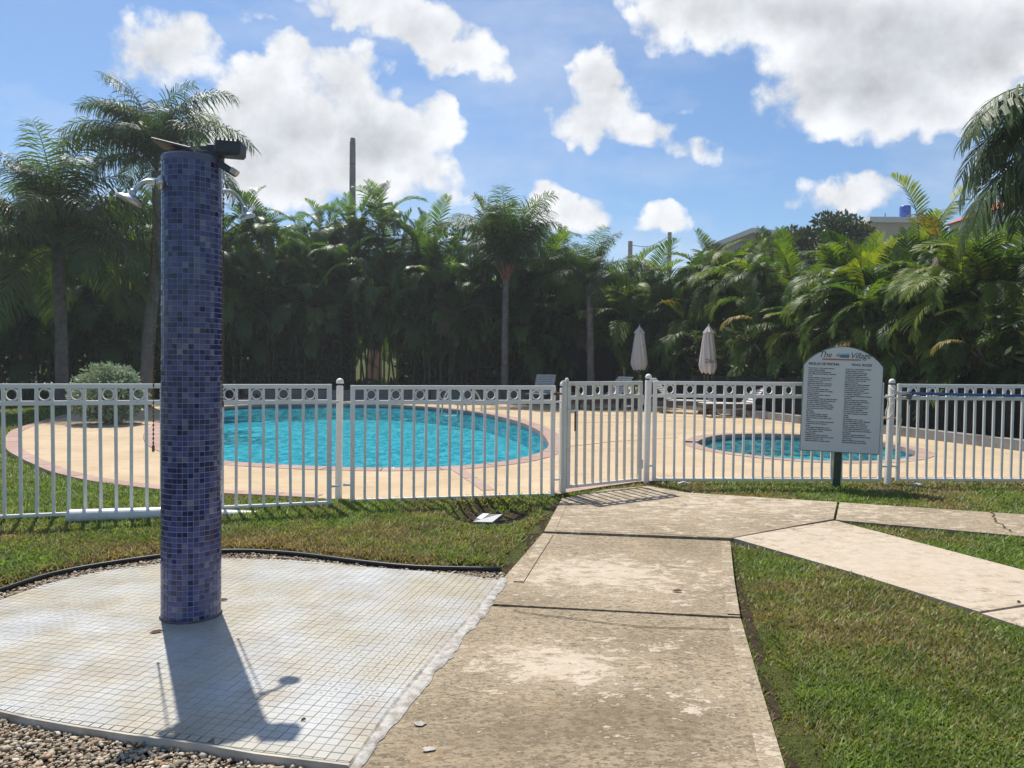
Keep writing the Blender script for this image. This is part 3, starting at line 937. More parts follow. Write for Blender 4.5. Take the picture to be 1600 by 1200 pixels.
for c_ in cnr:
    k_ = inside(c_, pad); full &= k_; anyc |= k_
order = sorted([i for i in range(len(cells)) if full[i]], key=lambda i: (-200 if (abs(cc[i][0]) < cc[i][1] * .67) else 0) + np.hypot(cc[i][0], cc[i][1]))
ht = TP * .965 / 2
def tile_mesh(name, h=.006):
    mb_ = MB(); b_ = .0016
    o_ = [(-ht, -ht), (ht, -ht), (ht, ht), (-ht, ht)]
    mb_.add([(x, y, -h) for x, y in o_] + [(x, y, -b_) for x, y in o_] + [(x * (1 - b_ / ht), y * (1 - b_ / ht), 0) for x, y in o_],
            [(0, 1, 5, 4), (1, 2, 6, 5), (2, 3, 7, 6), (3, 0, 4, 7), (4, 5, 9, 8), (5, 6, 10, 9), (6, 7, 11, 10), (7, 4, 8, 11), (8, 9, 10, 11)])
    return mb_
tm = tile_mesh('tile').mesh('tile', M['floor_tile'])
base_v = tile_mesh('t')
big_tiles = MB()
for n_, i in enumerate(order):
    z_ = ZP + random.uniform(-.0006, .0006)
    if n_ < 300:
        link('tile', tm, pad_o, (cc[i][0], cc[i][1], z_), (0, 0, -TA))
    else:
        rm = Matrix.Rotation(-TA, 3, 'Z')
        big_tiles.add([rm @ Vector(v) + Vector((cc[i][0], cc[i][1], z_)) for v in base_v.v], base_v.f)
# cut tiles on the rim
def clip(poly, box4):
    bm_ = box4
    outp = [Vector((p[0], p[1], 0)) for p in bm_]
    return outp
for i in range(len(cells)):
    if anyc[i] and not full[i]:
        pts = []
        for c_ in cnr:
            pts.append(c_[i])
        ins = inside(np.array(pts), pad)
        # pull outside corners in towards an inside corner until they lie on the pad
        good = [pts[k] for k in range(4) if ins[k]]
        newp = []
        for k in range(4):
            if ins[k]:
                newp.append(pts[k]); continue
            g_ = min(good, key=lambda g: (g[0] - pts[k][0]) ** 2 + (g[1] - pts[k][1]) ** 2)
            lo, hi = 0.0, 1.0
            for _ in range(6):
                md = (lo + hi) / 2
                pm_ = g_ + (pts[k] - g_) * md
                if inside(np.array([pm_]), pad)[0]: lo = md
                else: hi = md
            newp.append(g_ + (pts[k] - g_) * lo)
        big_tiles.add([(p[0], p[1], ZP) for p in newp], [(0, 1, 2, 3)])
tag(big_tiles.obj('tiles', M['floor_tile'], pad_o), kind='stuff')

# lawn edging of black plastic
mb = MB(); mb.tube([p + Vector((0, 0, .012)) for p in edging], .012, 8)
ev = [p for p in edging]
mb.add([(p.x, p.y, .040) for p in ev] + [(p.x, p.y, -.03) for p in ev], [(i, i + 1, len(ev) + i + 1, len(ev) + i) for i in range(len(ev) - 1)])
tag(mb.obj('lawn_edging', M['black_plastic'], smooth=True), 'black plastic lawn edging curving round the white tiled pad', 'edging')

# soil sheets: beside the path, round the pad
def soil(pxs, z=.004):
    mb_ = MB(); sheet(mb_, q(pxs, 0), (), z=z); return mb_
mb = MB()
for pts in ([(785, 893), (806, 903), (848, 836), (879, 783), (866, 783), (826, 838), (789, 874)], [(1143, 842), (1150, 905), (1160, 966), (1183, 1046), (1229, 1196), (1258, 1300), (1285, 1300), (1252, 1196), (1205, 1050), (1176, 965), (1160, 905)],
            [(1310, 816), (1600, 839.5), (1750, 853), (1750, 858), (1600, 843), (1345, 821)]):
    sheet(mb, q(pts, 0), (), z=.006)
tag(mb.obj('soil', M['soil']), kind='structure')
vsd = [(DR.x + .05, DR.y + .07)]; fsd = []
for r_ in (1, 2, 3, 4):
    for k in range(20):
        a_ = 2 * pi * k / 20
        w_ = .085 * r_ * (1 + .18 * sin(3 * a_ + 1) + .1 * sin(7 * a_))
        vsd.append((DR.x + .05 + w_ * .95 * cos(a_), DR.y + .07 + w_ * 1.4 * sin(a_)))
for k in range(20):
    fsd.append((0, 1 + k, 1 + (k + 1) % 20))
    for r_ in range(3):
        o_ = 1 + r_ * 20
        fsd.append((o_ + k, o_ + 20 + k, o_ + 20 + (k + 1) % 20, o_ + (k + 1) % 20))
vsz = lawn_zv(np.array(vsd))
mb = MB(); mb.add([(v[0], v[1], float(z_) + .005) for v, z_ in zip(vsd, vsz)], fsd); tag(mb.obj('soil', M['soil']), kind='structure')
mb = MB(); sheet(mb, gravel_zone, (), z=.009); tag(mb.obj('gravel_bed', M['soil']), kind='structure')

# ------------------------------------------------------------------ gravel (stuff)
ico = bmesh.new(); bmesh.ops.create_icosphere(ico, subdivisions=1, radius=1)
iv = np.array([v.co[:] for v in ico.verts]); fi = np.array([[v.index for v in f_.verts] for f_ in ico.faces]); ico.free()
gv_poly = np.array([(p.x, p.y) for p in gravel_zone])
lo_, hi_ = gv_poly.min(0), gv_poly.max(0)
pts = rng.uniform((-4.6, 1.7), (.25, 5.6), (150000, 2))
ok = inside(pts, gravel_zone) & ~inside(pts, offset_closed(pad, .012)) & ~inside(pts, slab_near) & ~inside(pts, slab_mid)
pts = pts[ok][:17000]
n = len(pts)
sz = rng.lognormal(math.log(.0068), .36, n)
sz = np.clip(sz, .0035, .018)
ang = rng.uniform(0, 2 * pi, n)
ca_, sa_ = np.cos(ang), np.sin(ang)
sc = np.stack([sz * rng.uniform(.8, 1.5, n), sz * rng.uniform(.7, 1.1, n), sz * rng.uniform(.45, .85, n)], 1)
V = iv[None] * sc[:, None, :] * rng.uniform(.6, 1.25, (n, len(iv), 1))
tl_ = rng.uniform(-.5, .5, n)
Vx = V[..., 0] * np.cos(tl_)[:, None] - V[..., 2] * np.sin(tl_)[:, None]; Vz = V[..., 0] * np.sin(tl_)[:, None] + V[..., 2] * np.cos(tl_)[:, None]
V = np.stack([Vx * ca_[:, None] - V[..., 1] * sa_[:, None] + pts[:, :1], Vx * sa_[:, None] + V[..., 1] * ca_[:, None] + pts[:, 1:2], Vz + .010 + sz[:, None] * .35 + rng.uniform(0, .01, n)[:, None]], 2)
FA = (fi[None] + (np.arange(n) * len(iv))[:, None, None])
pal = np.array([(.42, .34, .23), (.50, .42, .30), (.30, .23, .15), (.54, .48, .39), (.44, .29, .18), (.22, .18, .13), (.38, .32, .24)])
pc = pal[rng.integers(0, len(pal), n)] * rng.uniform(.75, 1.15, (n, 1))
def fast_mesh(name, V, FA, colors_per_face, m, smooth=False):
    V = V.reshape(-1, 3); FA = FA.reshape(-1, FA.shape[-1]); k = FA.shape[1]
    me = bpy.data.meshes.new(name)
    me.vertices.add(len(V)); me.vertices.foreach_set('co', V.astype(np.float32).ravel())
    me.loops.add(FA.size); me.loops.foreach_set('vertex_index', FA.astype(np.int32).ravel())
    me.polygons.add(len(FA)); me.polygons.foreach_set('loop_start', np.arange(0, FA.size, k, dtype=np.int32))
    me.polygons.foreach_set('loop_total', np.full(len(FA), k, np.int32))
    if smooth:
        me.polygons.foreach_set('use_smooth', np.ones(len(FA), bool))
    me.update(calc_edges=True)
    if colors_per_face is not None:
        at = me.color_attributes.new('tint', 'FLOAT_COLOR', 'CORNER')
        c4 = np.ones((len(FA), k, 4), np.float32); c4[..., :3] = colors_per_face[:, None, :]
        at.data.foreach_set('color', c4.ravel())
    me.materials.append(m)
    return me
tag(link('gravel', fast_mesh('gravel', V, FA, np.repeat(pc, len(fi), 0), M['pebble'])), kind='stuff')

# ------------------------------------------------------------------ grass (stuff)
NB = 760000
th = rng.uniform(R(-47), R(47), NB)
u_ = rng.random(NB)
r1, r2, r3 = 2.3, 3.6, 26.0
w1 = .5 * (r2 ** 2 - r1 ** 2); w2 = r2 ** 2 * math.log(r3 / r2)
pn = w1 / (w1 + w2)
rr = np.where(u_ < pn, np.sqrt(r1 ** 2 + (r2 ** 2 - r1 ** 2) * (u_ / pn)), r2 * np.exp(np.log(r3 / r2) * (u_ - pn) / (1 - pn)))
pts = np.stack([rr * np.sin(th), rr * np.cos(th)], 1)
ok = np.ones(NB, bool)
for poly in path_all + [deck, slab_diag3]:
    ok &= ~inside(pts, poly)
ok &= ~inside(pts, offset_closed([Vector((p[0], p[1], 0)) for p in gravel_zone], .015))
so = np.zeros(NB, bool)
for pxs in ([(785, 893), (806, 903), (848, 836), (879, 783), (866, 783), (826, 838), (789, 874)], [(1143, 842), (1150, 905), (1160, 966), (1183, 1046), (1229, 1196), (1258, 1300), (1275, 1300), (1245, 1196), (1199, 1050), (1172, 965), (1156, 905)]):
    so |= inside(pts, q(pxs, 0))
ok &= ~(so & (rng.random(NB) < .93))
ok &= (rr > 3.0) | (pts[:, 0] > .3)
# worn hollow round the drain lid
dd = np.hypot((pts[:, 0] - DR.x) / .34, (pts[:, 1] - DR.y - .05) / .5)
ok &= (dd > 1) | (rng.random(NB) < .22)
ok &= ~inside(pts, [G(735, 817, 0), G(770, 818, 0), G(788, 801, 0), G(750, 800, 0)])
pts = pts[ok]; rr = rr[ok]; n = len(pts)
sc_ = np.maximum(rr / 3.6, .85) ** .62
hgt = rng.uniform(.010, .026, n) * np.minimum(sc_, 1.9) * (.75 + .5 * vnoise(pts[:, 0], pts[:, 1], 2.2, 9))
wid = rng.uniform(.0035, .0065, n) * sc_ * 1.2
az = rng.uniform(0, 2 * pi, n); lean = rng.uniform(.3, 1.9, n) * hgt
az2 = az + pi / 2 + rng.uniform(-.6, .6, n)
zb = np.zeros(n)
near = (rr < 10.5) & (np.abs(pts[:, 0]) < 7) & (pts[:, 1] < 9.5)
zb[near] = lawn_zv(pts[near])
b1 = np.stack([pts[:, 0] - np.cos(az2) * wid, pts[:, 1] - np.sin(az2) * wid, zb - .004], 1)
b2 = np.stack([pts[:, 0] + np.cos(az2) * wid, pts[:, 1] + np.sin(az2) * wid, zb - .004], 1)
tp = np.stack([pts[:, 0] + np.cos(az) * lean, pts[:, 1] + np.sin(az) * lean, zb + hgt], 1)
V = np.stack([b1, b2, tp], 1)
FA = np.arange(n * 3).reshape(n, 3)
x_, y_ = pts[:, 0], pts[:, 1]
dry = .55 * vnoise(x_, y_, 1.1, 1) + .45 * vnoise(x_, y_, 3.7, 2)
ed2 = np.array([(p.x, p.y) for p in edging[::2]])
de = np.full(n, 9.)
selm = (rr < 9) & (x_ < 1)
for e in ed2:
    de[selm] = np.minimum(de[selm], np.hypot(x_[selm] - e[0], y_[selm] - e[1]))
dry = dry + np.clip(1 - de / .42, 0, 1) * .55 + np.clip(1 - dd[ok] / 1.3, 0, 1) * .35
far = rr > 8.5
dry = np.where(far & (x_ < 0), dry - .15, dry)
# the lawn in the wedge is more scorched in its middle
cw = G(1330, 985, 0)
dry += np.clip(1 - np.hypot((x_ - cw.x) / .95, (y_ - cw.y) / .95), 0, 1) * .28
pd = np.clip((dry + rng.normal(0, .17, n) - .475) / .36, 0, 1)
green = np.array([.105, .170, .028]); lime = np.array([.20, .265, .052]); straw = np.array([.37, .285, .135]); brown = np.array([.17, .105, .05])
g_ = green + (lime - green) * rng.random((n, 1))
s_ = straw + (brown - straw) * rng.random((n, 1))
colr = g_ * (1 - pd[:, None]) + s_ * pd[:, None]
colr *= rng.uniform(.7, 1.15, (n, 1)) * (.80 + .5 * vnoise(x_, y_, 9.0, 21))[:, None]
tag(link('grass', fast_mesh('grass', V, FA, colr, M['blade'])), kind='stuff')

# ------------------------------------------------------------------ shower column
COLR = .148
CC = Vector((-1.684, 4.02, ZP))
CH = 2.385
colm = thing('shower_column', 'tall round shower column clad in blue glass mosaic, standing on the white tiled pad', 'shower', CC)
colm.rotation_euler = (0, R(.33), 0)
CI = Matrix.Translation(CC) @ Matrix.Rotation(R(.33), 4, 'Y')
def cl(px, py, y):
    return CI.inverted() @ A(px, py, y)
mb = MB(); mb.lathe([(COLR - .0014, 0), (COLR - .0014, CH), (COLR - .012, CH + .004)], 68)
core = mb.obj('core', M['grout'], colm, smooth=False)
mb = MB(); mb.lathe([(COLR - .001, CH - .030), (COLR + .001, CH - .028), (COLR + .001, CH - .003), (COLR - .004, CH + .006), (.01, CH + .008)], 68)
mb.obj('cap', simple('blue_grey_cap', (.115, .13, .21), .4, .4, var=.15), colm)
mb = MB(); mb.lathe([(COLR - .004, .001), (COLR + .0075, .001), (COLR + .004, .006), (COLR + .0005, .010)], 48); mb.obj('base_seal', M['base_seal'], colm, smooth=True)
NCOLS = 34; TPM = 2 * pi * COLR / NCOLS; NROW = int((CH - .032) / TPM)
palette = [(.034, .043, .155), (.054, .065, .190), (.014, .015, .080), (.078, .090, .210), (.095, .110, .200), (.13, .155, .215), (.030, .034, .075), (.20, .20, .22)]
pw = [.26, .22, .25, .13, .08, .03, .02, .01]
def glass_tile():
    h_ = TPM * .915 / 2; b_ = .0012; d_ = .0045
    o_ = [(-h_, -h_), (h_, -h_), (h_, h_), (-h_, h_)]
    vs_ = [(-d_, x, z) for x, z in o_] + [(-b_ * .6, x, z) for x, z in o_] + [(0, x * (1 - b_ / h_), z * (1 - b_ / h_)) for x, z in o_]
    return vs_, [(0, 1, 5, 4), (1, 2, 6, 5), (2, 3, 7, 6), (3, 0, 4, 7), (4, 5, 9, 8), (5, 6, 10, 9), (6, 7, 11, 10), (7, 4, 8, 11), (8, 9, 10, 11)]
gtv, gtf = glass_tile()
gmesh = []
for c_ in palette:
    mb = MB(); mb.cur = c_; mb.add(gtv, gtf); gmesh.append(mb.mesh('mosaic_tile', M['mosaic']))
camaz = atan2(-CC.y, -CC.x)
cand = []
for i in range(NCOLS):
    for j in range(NROW):
        a_ = (i + .5) * 2 * pi / NCOLS
        da = (a_ - camaz + pi) % (2 * pi) - pi
        cand.append((abs(da) / .9 + abs((j + .5) * TPM - 1.2) / 1.0 if abs(da) < .95 else 9, i, j, a_))
cand.sort()
rest = MB()
rowb = [random.random() for _ in range(NROW)]
for n_, (_, i, j, a_) in enumerate(cand):
    ci = random.choices(range(8), pw)[0]
    z_ = (j + .5) * TPM + .003
    rm = Matrix.Rotation(a_, 4, 'Z') @ Matrix.Translation((COLR + random.uniform(-.0004, .0004), 0, z_)) @ Matrix.Rotation(random.gauss(0, .018), 4, 'Z') @ Matrix.Rotation(random.gauss(0, .018), 4, 'Y')
    if n_ < 300:
        o = link('mosaic_tile', gmesh[ci], colm)
        o.matrix_local = rm
    else:
        k_ = random.uniform(.85, 1.15)
        rest.cur = tuple(q_ * k_ for q_ in palette[ci])
        rest.add([rm @ Vector(v) for v in gtv], gtf)
tag(rest.obj('mosaic_tiles', M['mosaic'], colm), kind='stuff')

# shower arms, parts of the column
def head_mesh(r_, tilt_dir, tilt):
    mb_ = MB()
    mb_.lathe([(.012, .055), (.016, .04), (.02, .022), (r_ * .55, .016), (r_ * .96, .004), (r_, -.004), (r_ * .97, -.009), (r_ * .9, -.008)], 24)
    return mb_
def arm(pts_px, rad, headpos, headr, headrot, flange=None):
    pl = smooth_open([cl(*p) for p in pts_px], 6)
    mb_ = MB(); mb_.tube(pl, rad, 12)
    a_ = mb_.obj('shower_arm', M['chrome'], colm, smooth=True)
    h_ = head_mesh(headr, 0, 0).obj('shower_head', M['chrome'], a_, smooth=True)
    h_.location = cl(*headpos); h_.rotation_euler = headrot
    return a_
fa_dir = Vector((-.80, -.6, 0)).normalized()
fl0 = Vector((fa_dir.x * COLR, fa_dir.y * COLR, cl(263, 285, 3.92).z))
pA = [fl0 + fa_dir * .0, fl0 + fa_dir * .07]
la_pts = [pA[0], pA[1], cl(240, 284, 3.84), cl(226, 284, 3.80), cl(214, 293, 3.77), cl(207, 305, 3.75)]
mb = MB(); mb.tube(smooth_open(la_pts, 6), .0115, 12)
sl = mb.obj('shower_arm', M['chrome'], colm, smooth=True)
rotf = fa_dir.to_track_quat('Z', 'Y').to_matrix()
mb = MB(); mb.lathe([(.036, -.006), (.036, .010), (.030, .016), (.019, .020), (.017, .055), (.014, .058)], 20, fl0, rotf); mb.obj('flange', M['chrome'], sl, smooth=True)
mb = MB(); mb.bbox(cl(235, 285, 3.83), (.05, .026, .028), .005); mb.tube([cl(236, 288, 3.83), cl(241, 294, 3.83)], .005, 8); mb.obj('pull_valve', M['chrome'], sl)
h_ = head_mesh(.064, 0, 0).obj('shower_head', M['chrome'], sl, smooth=True)
h_.location = cl(201, 312, 3.74); h_.rotation_euler = (R(-6), R(24), 0)
mb = MB(); mb.lathe([(.056, -.0105), (.05, -.0125), (.01, -.0125)], 24); mb.obj('spray_face', simple('spray_face', (.40, .29, .24), .6, .3, var=.15, scale=60), h_)
h_.children[0].location = (0, 0, .003)
sr2 = arm([(335, 299, 4.10), (352, 298, 4.24), (364, 301, 4.27), (374, 311, 4.29), (380, 322, 4.3), (383, 331, 4.3)], .0105, (385.5, 338, 4.3), .047, (R(8), R(-14), 0))
mb = MB(); mb.bbox(cl(350, 299, 4.235), (.04, .026, .026), .005); mb.obj('pull_valve', M['chrome'], sr2)
h2 = sr2.children[0]
# pull chains hang from the valves: things of their own
def chain_rod(name, label, px, y0, y1, d, top):
    p0 = A(px, y0, d); p1 = A(px - 1.5, y1, d)
    t_ = thing(name, label, 'chain', p0)
    mb_ = MB(); L = (p1 - p0).length; n_ = int(L / .022)
    dirv = (p1 - p0)
    for k in range(n_):
        mb_.lathe([(.0015, -.004), (.0045, -.002), (.0045, .010), (.0015, .012)], 6, dirv * (k / n_) + Vector((0, 0, -.01)))
    mb_.tube([Vector((0, 0, 0)), dirv], .0016, 5)
    mb_.obj('links', M['brass'], t_)
    mb_ = MB(); mb_.lathe([(.003, -.03), (.007, -.025), (.007, .0), (.003, .006)], 8, dirv); mb_.obj('handle', M['brass'], t_)
chain_rod('pull_chain', 'thin brown pull chain under the shower head on the rusty flange side', 241, 292, 697, 3.83, 0)
chain_rod('pull_chain', 'thin brown pull chain beside the small curved shower head at the column edge', 349.5, 303, 628, 4.235, 0)

# solar panel and lamp on top of the column
zt = ZP + CH + .008
sp = thing('solar_charger', 'thin tilted solar panel on a bracket on top of the blue column', 'solar panel', A(275, 252, 4.0))
def lo(px, py, y, o):
    return A(px, py, y) - o.location
rot = Matrix.Rotation(R(13.5), 3, 'Y') @ Matrix.Rotation(R(-5), 3, 'X')
ctr = lo(275, 231, 4.02, sp)
mb = MB(); mb.bbox(ctr, (.205, .145, .012), .003, rot); mb.obj('panel_plate', simple('panel_back', (.16, .14, .135), .5, .3), sp)
mb = MB(); mb.box(ctr + rot @ Vector((0, 0, .0075)), (.19, .13, .003), rot); mb.obj('cell_face', M['panel'], sp)
mb = MB(); mb.bbox(lo(274, 242, 4.02, sp), (.045, .04, .05), .006); mb.tube([lo(265, 236, 4.0, sp), lo(266, 243, 4.0, sp), lo(261, 251, 3.98, sp)], .006, 8); mb.bbox((0, .01, .004), (.07, .06, .01), .003)
mb.obj('bracket', M['dark_grey'], sp)
sf = thing('solar_floodlight', 'dark grey solar floodlight with sensor lamp on top of the blue column', 'lamp', A(331, 256, 4.02))
mb = MB(); mb.bbox(lo(337, 243, 4.02, sf), (.07, .07, .105), .006); mb.bbox(lo(331, 254, 4.02, sf), (.11, .08, .012), .003); mb.obj('housing', M['dark_grey'], sf)
mb = MB()
for k in range(4):
    mb.box(lo(321, 232 + k * 7, 4.02, sf), (.055, .075, .005))
mb.box(lo(327.5, 243, 4.02, sf), (.004, .072, .09))
mb.obj('cooling_fins', M['lid_dark'], sf)
rot = Matrix.Rotation(R(4), 3, 'Y')
mb = MB(); mb.bbox(lo(360, 233, 4.0, sf), (.135, .11, .082), .012, rot)
for k in range(6):
    mb.box(lo(343 + k * 6.6, 220.8 + k * .4, 4.0, sf), (.010, .10, .008), rot)
mb.obj('lamp_head', M['dark_grey'], sf)
rot = Matrix.Rotation(R(32), 3, 'Y')
mb = MB(); mb.bbox(lo(356, 264, 3.98, sf), (.095, .055, .035), .006, rot); mb.tube([lo(345, 252, 4.0, sf), lo(350, 261, 3.98, sf)], .008, 8); mb.obj('sensor_arm', M['dark_grey'], sf)
mb = MB(); mb.bbox(lo(366.5, 268.5, 3.965, sf), (.034, .05, .030), .004, rot); mb.obj('sensor_lens', M['lens'], sf)

# ------------------------------------------------------------------ fence
def share_box(size, name, m, bev=.003):
    mb_ = MB(); mb_.bbox((0, 0, 0), size, bev); return mb_.mesh(name, m)
HP = 1.13
def ring_mesh(r1_, r2_, d_):
    mb_ = MB(); n = 24
    vs_ = []
    for k in range(n):
        a_ = 2 * pi * k / n
        for rr_ in (r1_, r2_):
            for y_ in (-d_ / 2, d_ / 2):
                vs_.append((rr_ * cos(a_), y_, rr_ * sin(a_)))
    fs = []
    for k in range(n):
        a_ = 4 * k; b_ = 4 * ((k + 1) % n)
        fs += [(a_, b_, b_ + 1, a_ + 1), (a_ + 2, a_ + 3, b_ + 3, b_ + 2), (a_, a_ + 2, b_ + 2, b_), (a_ + 1, b_ + 1, b_ + 3, a_ + 3)]
    mb_.add(vs_, fs)
    return mb_.mesh('ring', M['white_paint'], True, True)
def build_panel(name, label, cat, P0, P1, ngap, z0, group=None, mt='white_paint', hp=HP, post_l=None, post_r=None):
    d_ = P1 - P0; L = Vector((d_.x, d_.y, 0)).length
    t_ = thing(name, label, cat, (P0.x, P0.y, 0), atan2(d_.y, d_.x), group)
    m_ = M[mt]
    st = share_box((.044, .036, hp), 'stile', m_)
    for x in (.022, L - .022):
        link('stile', st, t_, (x, 0, z0 + hp / 2))
    for nm, zc, h_ in (('top_rail', hp - .021, .040), ('middle_rail', hp - .165, .040), ('bottom_rail', .016, .030)):
        mb_ = MB(); mb_.bbox((0, 0, 0), (L - .086, .033, h_), .003)
        link(nm, mb_.mesh(nm, m_), t_, (L / 2, 0, z0 + zc))
    g_ = (L - .044) / ngap
    pk = share_box((.0255, .024, hp - .03), 'picket', m_)
    for k in range(1, ngap):
        link('picket', pk, t_, (.022 + k * g_, 0, z0 + hp / 2 - .005), (0, random.gauss(0, .0035), random.gauss(0, .02)))
    rr_ = min((g_ - .023) / 2, .0525)
    rm_ = ring_mesh(rr_ - .009, rr_ + .001, .026); rm_.materials[0] = m_
    for k in range(1, ngap, 2):
        link('ring', rm_, t_, (.022 + (k + .5) * g_, 0, z0 + hp - .093), None, (1, 1, .052 / rr_))
    for x, w in ((-.03, post_l), (L + .03, post_r)):
        if w:
            for zc in (.17, hp - .165):
                mb_ = MB(); mb_.bbox((0, 0, 0), (.075, .014, .022), .003)
                link('bracket', mb_.mesh('bracket', m_), t_, (x, 0, z0 + zc))
    return t_
def post(label, px, py, ztop, lean=0):
    p = G(px, py, 0)
    t_ = thing('fence_post', label, 'fence post', p, 0, 'white metal posts of the pool fence')
    t_.rotation_euler = (0, R(lean), R(8))
    mb_ = MB(); mb_.bbox((0, 0, ztop / 2 - .1), (.064, .064, ztop + .14), .010); mb_.obj('post_shaft', M['white_paint'], t_)
    mb_ = MB(); mb_.lathe([(.036, -.012), (.037, .0), (.036, .010), (.031, .024), (.021, .034), (.008, .039)], 16, (0, 0, ztop)); mb_.obj('post_cap', M['white_paint'], t_, smooth=True)
    return t_
A1 = G(518, 787, .05); L1 = G(0, 810.5, .05)
def along(px):
    lo_, hi_ = -.6, 2.5
    for _ in range(50):
        md = (lo_ + hi_) / 2
        if PX(A1.lerp(L1, md))[0] > px: lo_ = md
        else: hi_ = md
    return A1.lerp(L1, (lo_ + hi_) / 2)
gap1 = (along(232.5) - along(5.8)).length / 9
dl = (L1 - A1).normalized()
right_end = along(232.5) - dl * (3 * gap1 + .0)
left_end = along(232.5) + dl * (16 * gap1)
GRP = 'white ring topped panels of the pool fence'
build_panel('picket_fence', 'white fence panel in front of the silvery shrub, with a long pipe lying below it', 'fence panel', left_end, right_end, 19, .05, GRP, post_r=1)
build_panel('picket_fence', 'short white fence panel between the blue mosaic column and the first post', 'fence panel', along(322), A1, 9, .045, GRP, post_r=1)
build_panel('picket_fence', 'white fence panel in front of the big pool, above the sunken drain lid', 'fence panel', G(547, 785, .03), G(866, 775, .03), 17, .03, GRP, post_l=1, post_r=1)
build_panel('picket_fence', 'white fence panel behind the pool rules sign, in front of the small pool', 'fence panel', G(1018.5, 752, .06), G(1377, 752.5, .06), 23, .066, GRP, post_l=1, post_r=1)
p4a = G(1399, 751.5, .05); p4b = G(1600, 752, .05); p4d = (p4b - p4a).normalized()
build_panel('picket_fence', 'white fence panel with a blue pole lying along its top rails', 'fence panel', p4a, p4a + p4d * .115 * 23, 23, .052, GRP, post_l=1)
gate = build_panel('gate', 'white pool gate in scuffed paint at the end of the path', 'gate', G(884, 763, .12), G(1001, 750.6, .12), 9, .118, None, 'gate_paint', 1.085)
mb = MB()
gl = (G(1001, 750.6, .12) - G(884, 763, .12)).length
mb.bbox((gl + .012, 0, .3), (.02, .03, .10), .004); mb.bbox((gl + .012, 0, 1.0), (.02, .03, .10), .004); mb.obj('hinge', M['gate_paint'], gate)
mb = MB(); mb.bbox((-.028, 0, .118 + .53), (.036, .04, 1.13), .004); mb.lathe([(.022, 0), (.02, .02), (.008, .034)], 12, (-.0, 0, 1.208)); mb.obj('latch_stile', M['gate_paint'], gate)
mb = MB(); mb.bbox((.03, -.028, .90), (.09, .018, .035), .004); mb.tube([(-.02, -.035, .915), (.02, -.035, .90), (.06, -.035, .90)], .006, 8); mb.obj('latch', M['gate_paint'], gate)
mb = MB(); mb.box((.098, -.018, .80), (.014, .012, .20)); mb.obj('rust_stain_bar', M['rust'], gate)
post('white fence post between the short panel and the panel in front of the big pool', 529, 787, 1.185, .5)
post('white fence post hung with a rusty chain next to the gate latch', 877, 777, 1.165, .5)
post('white fence post at the hinge side of the gate', 1009, 759.5, 1.235, .7)
post('white fence post tied with white rope beside the rules sign', 1386.5, 758, 1.20, 1.4)
hp_ = along(312); 
hpx = PX(Vector((hp_.x, hp_.y, 0)))
post('white fence post standing hidden behind the blue mosaic column', hpx[0], hpx[1], 1.2, 0)

# rusty chain on the gate post
pc0 = A(868.5, 622, 7.83); ch = thing('rusty_chain', 'rusty brown chain hanging between the fence and the gate post', 'chain', pc0)
mb = MB(); k = 0
for i in range(15):
    f_ = i / 14
    c_ = Vector((-.012 * sin(f_ * 3) - .012 * f_, -.01 * random.random(), -.36 * f_))
    ring = [Vector((.011 * cos(a_), 0, .017 * sin(a_))) for a_ in np.linspace(0, 2 * pi, 11)]
    rz_ = Matrix.Rotation(R(20 + 75 * (i % 2) + random.uniform(-20, 20)), 3, 'Z') @ Matrix.Rotation(R(random.uniform(-14, 14)), 3, 'Y')
    mb.tube([c_ + rz_ @ v for v in ring], .0042, 6, False)
mb.obj('links', M['rust'], ch)
mb = MB(); mb.tube([(-.04, -.02, .03), (-.01, -.035, .045), (.03, -.035, .05), (.07, -.02, .04), (.09, .03, .03)], .010, 6); mb.obj('wrapped_links', M['rust'], ch)

# blue pole along the fence, rope on the post
p0 = A(1398, 613.8, 8.86); p1 = A(1417, 614.4, 8.87); p2 = A(1700, 621, 8.95)
pole = thing('pool_pole', 'blue telescopic pool cleaning pole with white end lying along the fence', 'pole', p0)
mb = MB(); mb.tube([p1 - p0, (p1 - p0) * .5 + (p2 - p0) * .5, p2 - p0], .0155, 12); mb.obj('pole_tube', M['blue_pole'], pole, smooth=True)
mb = MB(); mb.tube([Vector((0, 0, 0)), p1 - p0 + Vector((.01, 0, 0))], .020, 12); mb.obj('pole_end', M['pvc'], pole, smooth=True)
mb = MB(); mb.bbox(A(1420.5, 619, 8.85) - p0, (.05, .05, .07), .008); mb.tube([A(1422, 624, 8.84) - p0, A(1421, 630, 8.82) - p0, A(1423, 634, 8.82) - p0], .008, 6); mb.obj('pole_clip', M['lid_dark'], pole)
rp = thing('rope', 'white rope looped round the fence post beside the rules sign', 'rope', A(1390, 620, 8.9))
def rl(lst):
    return smooth_open([A(*p_) - rp.location for p_ in lst], 5)
mb = MB(); mb.tube(rl([(1391, 605, 8.88), (1396, 610, 8.84), (1397, 617, 8.83), (1390, 619, 8.83), (1384, 618, 8.84)]), .011, 8); mb.obj('knot', M['rope'], rp, smooth=True)
mb = MB(); mb.tube(rl([(1387, 620, 8.84), (1388, 632, 8.84), (1384, 645, 8.84), (1386, 655, 8.84), (1396, 643, 8.84), (1394, 630, 8.84)]), .008, 8)
mb.tube(rl([(1404, 645, 8.86), (1408, 655, 8.86), (1406, 668, 8.86), (1405, 680, 8.86), (1405, 694, 8.86)]), .008, 8)
mb.tube(rl([(1375, 625, 8.86), (1379, 634, 8.86), (1376, 645, 8.86), (1380, 655, 8.86)]), .009, 8); mb.obj('strand', M['rope'], rp, smooth=True)

